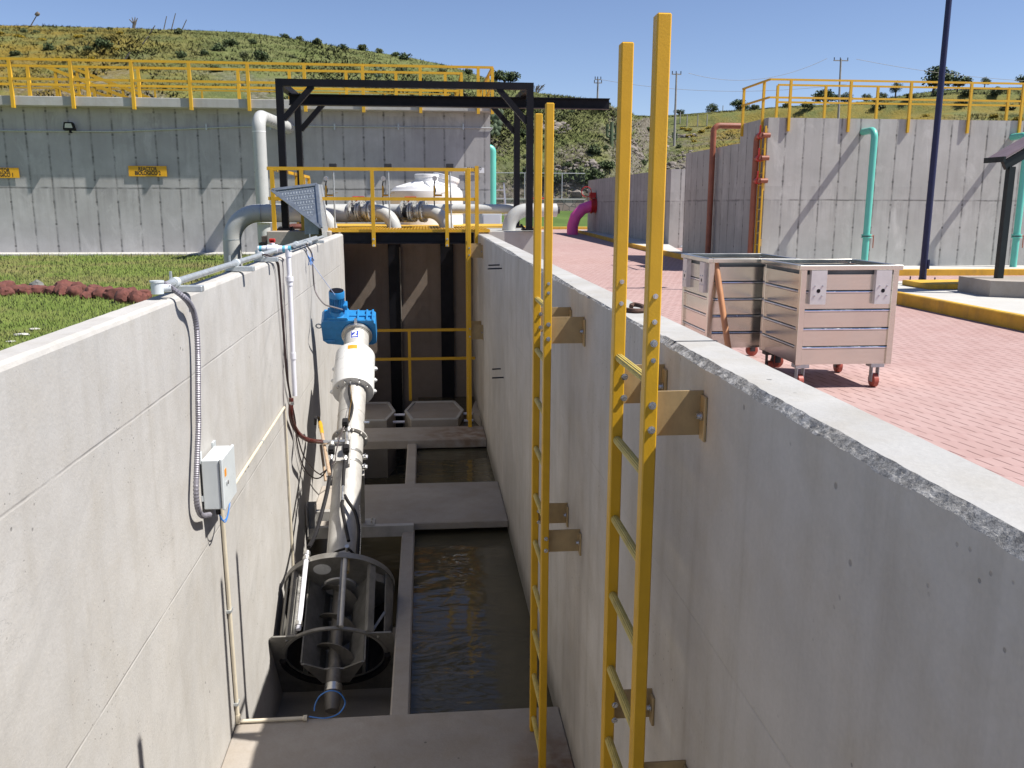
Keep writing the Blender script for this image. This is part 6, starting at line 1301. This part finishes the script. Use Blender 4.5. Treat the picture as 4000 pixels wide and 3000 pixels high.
def leaf_cloud(name, n, size, seed, mat, rx=1, ry=1, rz=1, clumps=12, cr_=0.42, z0=0.0, flat=0.0):
    """many small leaf faces in clumps inside a unit half ellipsoid standing on z = 0"""
    r = np.random.default_rng(seed); cen = []
    while len(cen) < clumps:
        c = r.uniform(-1, 1, 3)
        if (c**2).sum() < 1 and c[2] > -0.55: cen.append(c)
    cen = np.array(cen)*0.68; w = r.uniform(0.6, 1.3, clumps); idx = r.choice(clumps, n, p=w/w.sum())
    g = r.normal(0, 1, (n, 3)); g /= np.linalg.norm(g, axis=1)[:, None]; P = cen[idx]+g*(r.random((n, 1))**0.5)*cr_*w[idx][:, None]
    P = P*np.array([rx, ry, rz])+np.array([0, 0, rz*0.72+z0])
    a = r.normal(0, 1, (n, 3)); a /= np.linalg.norm(a, axis=1)[:, None]; b = np.cross(a, r.normal(0, 1, (n, 3))); b /= np.linalg.norm(b, axis=1)[:, None]
    s = size*r.uniform(0.6, 1.3, (n, 1)); a *= s; b *= s*0.6
    V = np.stack([P-a, P+b, P+a, P-b], 1).reshape(-1, 3); F = np.arange(4*n).reshape(-1, 4)
    return np_mesh(name, V, F, mat)
bush_me = [leaf_cloud('bush', 900, 0.10, 20+i, M['leaf_d'] if i < 2 else M['leaf_m'], 1, 0.8, 0.62, 14) for i in range(4)]
flower_me = [leaf_cloud('flowering_bush', 700, 0.09, 40+i, M['leaf_y'], 1, 0.8, 0.45, 14) for i in range(2)]
def put(me, name, p, w, h, label, cat, group, rz):
    o = bpy.data.objects.new(name, me); link(o); o.location = p; o.scale = (w, w, h); o.rotation_euler = (0, 0, rz); return tag(o, label, cat, group)
A = lambda k, x, y: (lambda R: ((R[0]+x/R[2])*0.553, (R[1]+y/R[2])*0.553))(REG[k])
BUSH = [('A1',1000,430,130,1),('A1',870,440,80,0),('A1',540,440,95,0),('A1',720,430,70,2),('A1',250,490,90,2),('A1',1650,500,95,0),('A1',1840,480,75,1),('A1',1960,440,120,0),('A1',2060,400,110,1),('A1',2180,500,100,2),('A1',1640,300,90,2),('A1',1760,260,70,3),('A1',1930,620,110,0),('A1',900,280,60,2),('A1',440,290,60,2),('A1',640,230,70,2),('A1',1400,250,60,2),('A1',340,280,70,3),('A1',1060,260,50,2),
 ('A2',100,520,130,1),('A2',40,380,70,0),('A2',310,330,80,0),('A2',430,350,60,2),('A2',570,390,90,2),('A2',690,440,70,3),('A2',790,430,85,0),('A2',960,440,90,2),('A2',1090,460,70,2),('A2',1300,515,110,0),('A2',1230,490,70,1),('A2',400,640,60,3),('A2',850,630,80,0),('A2',1270,630,110,0),('A2',1620,640,80,2),('A2',1840,640,80,2),('A2',1950,650,60,3),('A2',360,500,60,3),
 ('A3',150,1560,260,0),('A3',330,1590,240,1),('A3',560,1560,260,0),('A3',720,1540,200,0),('A3',430,1600,220,1),('A3',640,1600,220,0),('A3',250,1500,160,2),('A3',820,1470,170,1),('A3',150,1240,130,0),('A3',700,1330,150,0),('A3',500,980,70,1),('A3',770,960,90,3),('A3',850,1000,80,2),('A3',800,1290,80,0),('A3',1160,1130,80,0),('A3',470,1450,90,1),('A3',560,1400,80,3),('A3',1130,1420,90,0),('A3',280,1280,70,3),('A3',90,1180,110,1),('A3',130,1360,80,1),('A3',1430,1280,80,3),('A3',1300,1010,60,2),('A3',1560,960,80,2),('A3',2060,950,100,2),('A3',1450,970,60,3),('A3',1100,990,60,1),
 ('A4',300,950,110,1),('A4',120,930,80,2),('A4',900,880,100,2),('A4',1150,900,120,2),('A4',1400,830,110,0),('A4',1650,840,110,2),('A4',1900,830,130,2),('A4',2150,870,120,0),('A4',1600,920,120,2),('A4',2000,950,120,3),('A4',900,960,110,3)]
lab_b = ('dark green bush on the hillside', 'dark rounded bush on the hillside', 'olive green shrub on the hillside', 'dull olive tufted shrub on the hillside')
for i, (k, x, y, w, v) in enumerate(BUSH):
    px, py = A(k, x, y); p = slope_hit(px, py); sc = w/2.212*0.553/1915*p.y*(0.66 if k != 'A3' else 0.55); r_ = random.Random(i)
    put(bush_me[v], 'bush', p-Vector((0, 0, 0.1)), sc, sc*r_.uniform(0.75, 1.05), lab_b[v], 'bush', ('dark bushes on the hillside', 'dark rounded bushes on the hillside', 'olive shrubs on the hillside', 'tufted olive shrubs on the hillside')[v], r_.uniform(0, 6.28))
FL = [('A1',100,420,110),('A1',300,330,90),('A1',480,360,80),('A1',800,330,90),('A1',1150,300,80),('A1',1080,440,80),('A1',600,520,90),('A1',900,520,90),('A1',150,300,90),('A3',1500,1130,90),('A3',1620,1150,90),('A3',1560,1230,80),('A3',1450,1120,80),('A3',1680,1110,70),('A4',1900,1020,110),('A4',2100,1040,110),('A4',1300,1010,80),('A3',1520,1190,80)]
for i, (k, x, y, w) in enumerate(FL):
    px, py = A(k, x, y); p = slope_hit(px, py); sc = w/2.212*0.553/1915*p.y*0.6
    put(flower_me[i % 2], 'flowering_bush', p-Vector((0, 0, 0.1)), sc, sc*0.8, 'low yellow flowering bush on the hillside', 'bush', 'yellow flowering bushes on the hillside', i*1.3)
# trees on the skyline
def tree(k, x, y, w, h, label, lean=0.0, dist=None, seed=1, trunk=0.45, mat='leaf_d', flat=0.5):
    px, py = A(k, x, y); p = slope_hit(px, py); u = p.y/1915*0.553/2.212; cw, chh = w*u/2, h*u; r_ = random.Random(seed)
    t = thing('tree', label, 'tree', p)
    m = MB(); top = chh*0.75
    for i in range(5):
        a = r_.uniform(0, 6.28); e = Vector((math.cos(a)*cw*0.6+lean*chh, math.sin(a)*cw*0.5, top*r_.uniform(0.8, 1.1))); b = Vector((lean*chh*0.3, 0, top*trunk)); m.tube(cr([p-Vector((0, 0, .3)), p+b, p+b*0.5+e*0.5+Vector((0, 0, 0.1)), p+e], 4), [0.06*chh*(1-0.045*j) if j < 12 else 0.02*chh for j in range(13)], 6)
    m.build('trunk', M['bark'], t)
    me = leaf_cloud('crown', 1500, 0.08*max(cw, 0.8), seed, M[mat], cw*1.35, cw*0.9, chh*flat*1.1, 16, 0.38, z0=0)
    o = bpy.data.objects.new('crown', me); link(o); o.parent = t; o.location = (lean*chh*0.8, 0, chh*(1-flat*1.35)); return t
tree('A4', 440, 880, 220, 140, 'broad flat crowned tree on the right skyline, leftmost behind the rail', 0.1, seed=3)
tree('A4', 610, 890, 110, 110, 'small sparse tree beside the broad flat crowned tree', 0.1, seed=4, mat='leaf_m')
tree('A4', 790, 860, 90, 90, 'small bushy tree on the right skyline beyond the sparse tree', 0, seed=5, mat='leaf_m')
tree('A4', 920, 850, 90, 90, 'pale small tree between two darker ones on the right skyline', 0, seed=6, mat='leaf_m')
tree('A4', 1035, 850, 100, 130, 'upright dark tree left of the windswept tree', 0, seed=7)
tree('A4', 1340, 830, 330, 210, 'largest windswept tree leaning right beside the blue pole', 0.35, seed=8)
tree('A4', 1550, 800, 170, 120, 'windswept tree crown just right of the blue pole', 0.25, seed=9)
tree('A4', 1780, 770, 100, 90, 'small tree on the right skyline behind the fourth rail post', 0.1, seed=10)
tree('A4', 2110, 760, 180, 90, 'low windswept tree at the right edge of the skyline', 0.3, seed=11)
tree('A3', 1700, 960, 110, 90, 'small tree on the skyline left of the denser round tree', 0, seed=12)
tree('A3', 1925, 945, 170, 105, 'dense round tree on the skyline left of the right tank rail', 0, seed=13)
tree('A3', 1420, 970, 90, 70, 'small tree half hidden behind the tallest ladder rail', 0, seed=14)
tree('A3', 1215, 990, 80, 70, 'small tree between the two rails of the tallest ladder', 0, seed=15)
tree('A2', 2140, 700, 230, 120, 'dark spreading tree behind the gantry top', 0.15, seed=16)
def bare(k, x, y, h, label, seed):
    px, py = A(k, x, y); p = slope_hit(px, py); H = h/2.212*0.553/1915*p.y; r_ = random.Random(seed); m = MB()
    for i in range(16):
        e = Vector((r_.uniform(-.2, .7)*H, r_.uniform(-.3, .3)*H, H*r_.uniform(.6, 1.0))); q = e*0.5+Vector((-0.05*H, 0, 0.08*H)); m.tube(cr([p, p+q, p+e], 3), 0.018*H, 4)
        m.tube([p+q, p+q+Vector((r_.uniform(-.15, .25)*H, 0, 0.3*H))], 0.012*H, 4)
    tag(m.build('bare_shrub', M['deadwood']), label, 'shrub')
bare('A3', 200, 780, 110, 'leafless grey shrub on the ridge beside the gantry', 2)
def paddle_cactus(k, x, y, h, label, seed, n=22):
    px, py = A(k, x, y); p = slope_hit(px, py); H = h/2.212*0.553/1915*p.y; r_ = random.Random(seed); m = MB(); tips = [(p, 0)]
    for i in range(n):
        b, lv = tips[r_.randrange(len(tips))] if i > 4 else tips[0]
        a = r_.uniform(-0.9, 0.9); s = H*0.16; c = b+Vector((math.sin(a)*s*1.5, r_.uniform(-.3, .3)*s, math.cos(a)*s*1.5)); m.ball(c, s, 1, (0.75, 0.3, 1.1)); tips.append((c, lv+1))
    tag(m.build('prickly_pear', M['cactus']), label, 'cactus')
paddle_cactus('A2', 1085, 680, 110, 'prickly pear cactus on the slope above the left tank rail', 1)
paddle_cactus('C1', 200, 460, 180, 'prickly pear cactus beside the left tank corner', 2, 30)
paddle_cactus('A2', 2080, 800, 80, 'prickly pear cactus behind the right gantry brace', 3)
def column_cactus(k, x, y, h, label):
    px, py = A(k, x, y); p = slope_hit(px, py); H = h/2.212*0.553/1915*p.y; m = MB(); m.tube([p-Vector((0, 0, .3)), p+Vector((0, 0, H))], [0.1*H, 0.075*H], 10)
    for s, z0, l in ((-1, .35, .45), (1, .45, .4), (1, .25, .3), (-1, .6, .3)): m.tube(fil([p+Vector((0, 0, z0*H)), p+Vector((s*0.2*H, 0, z0*H+0.03*H)), p+Vector((s*0.2*H, 0, (z0+l)*H))], 0.08*H, 4), 0.065*H, 8)
    tag(m.build('column_cactus', M['cactus']), label, 'cactus')
column_cactus('A3', 850, 1260, 190, 'branching column cactus on the slope left of the tallest ladder')
column_cactus('A3', 1390, 1230, 90, 'small column cactus right of the tallest ladder rail')
# stumps and posts on the left ridge
px, py = A('A1', 1270, 235); p = slope_hit(px, py); H = 2.1; m = MB(); m.tube(cr([p-Vector((0, 0, .3)), p+Vector((-0.1, 0, H*0.5)), p+Vector((0.05, 0, H*0.75))], 4), 0.16, 7)
for a in (-0.8, -0.3, 0.15, 0.5): m.tube([p+Vector((0, 0, H*0.65)), p+Vector((math.sin(a)*0.7, 0, H*0.65+math.cos(a)*0.75))], [0.1, 0.04], 5)
tag(m.build('yucca_stump', M['deadwood']), 'forked dark yucca stump standing on the left ridge', 'stump')
for i, (x0, y0, x1, y1, lab) in enumerate(((1480, 250, 1440, 140, 'leaning dead pole on the left ridge right of the yucca stump'), (1540, 215, 1517, 115, 'tallest dead pole on the left ridge'), (1610, 215, 1612, 170, 'shortest dead pole on the left ridge'), (1365, 300, 1340, 220, 'pale leaning post just below the left ridge'), (1293, 390, 1285, 310, 'pale post lower on the left slope under the yucca stump'), (330, 200, 325, 120, 'dead flower stalk on the far left ridge'), (1125, 540, 1125, 450, 'grey post on the slope just above the left rail'))):
    px, py = A('A1', x0, y0); p = slope_hit(px, py); d = ray('A1', x1, y1); q = d*(p.y/d.y); m = MB(); m.tube([p-Vector((0, 0, .3)), q], [0.065, 0.04], 6)
    if i == 5: m.ball(q, 0.3, 1, (1, .6, .7), 0.2, rnd)
    tag(m.build('dead_pole', M['deadwood']), lab, 'pole')
for i, x in enumerate((1430, 1490, 1580, 1660, 1790, 2015)):
    px, py = A('A3', x, 1095 if x < 1700 else 940); p = slope_hit(px, py); m = MB(); m.tube([p-Vector((0, 0, .3)), p+Vector((0, 0, 1.6 if x < 1700 else 1.8))], 0.07, 6); tag(m.build('fence_post', M['utilpole']), 'thin pale fence post on the far right slope', 'post', 'fence posts on the far right slope')
# power poles and lines
tops = []
for (k, xt, ytp, xb, yb, arms, lab) in (('A3', 743, 683, 738, 860, ((687, 52), (717, 66)), 'distant power pole with two cross arms over the hoist beam end'), ('A3', 1422, 630, 1408, 1090, ((642, 80),), 'power pole with one cross arm just right of the tallest ladder'), ('A4', 630, 508, 618, 1000, ((524, 130),), 'power pole behind the right tank guard rail')):
    Yp = 112.0 if xt != 743 else 125.0
    b = onY(k, xb, yb, Yp); tp = onY(k, xt, ytp, Yp); t = thing('power_pole', lab, 'power pole', (b.x, Yp, b.z-4), 'power poles on the skyline')
    MB().tube([(b.x, Yp, b.z-4), (tp.x, Yp, tp.z)], [0.17, 0.11], 10).build('pole', M['utilpole'], t)
    for (ya, wa) in arms:
        c = onY(k, xt, ya, Yp); hw = wa/2/2.212*0.553/1915*Yp; MB().span((c.x-hw, Yp-0.06, c.z-0.05), (c.x+hw, Yp+0.06, c.z+0.06)).build('cross_arm', M['utilpole'], t)
        for s in (-0.92, -0.1, 0.92): MB().tube([(c.x+hw*s, Yp, c.z), (c.x+hw*s, Yp, c.z+0.38)], 0.06, 6).build('insulator', M['dark'], t)
    tops.append(Vector((tp.x, Yp, tp.z)))
def wire(a, b, sag, lab):
    P = [a+(b-a)*(i/16)-Vector((0, 0, sag*4*(i/16)*(1-i/16))) for i in range(17)]; tag(MB().tube(P, 0.022, 4).build('power_line', M['utilpole']), lab, 'power line')
wire(tops[0], onY('A3', 2150, 785, 100) if False else tops[2]+Vector((1.0, 0, -3.0)), 1.2, 'thin overhead line from the double armed power pole to the right')
wire(tops[1]+Vector((1.5, 0, 0)), tops[2]+Vector((-1.8, 0, 0.0)), 1.6, 'thin overhead line between the two single armed power poles')
wire(tops[2]+Vector((2, 0, 0)), tops[2]+Vector((45, -4, -2.0)), 1.5, 'thin overhead line leaving the right power pole')
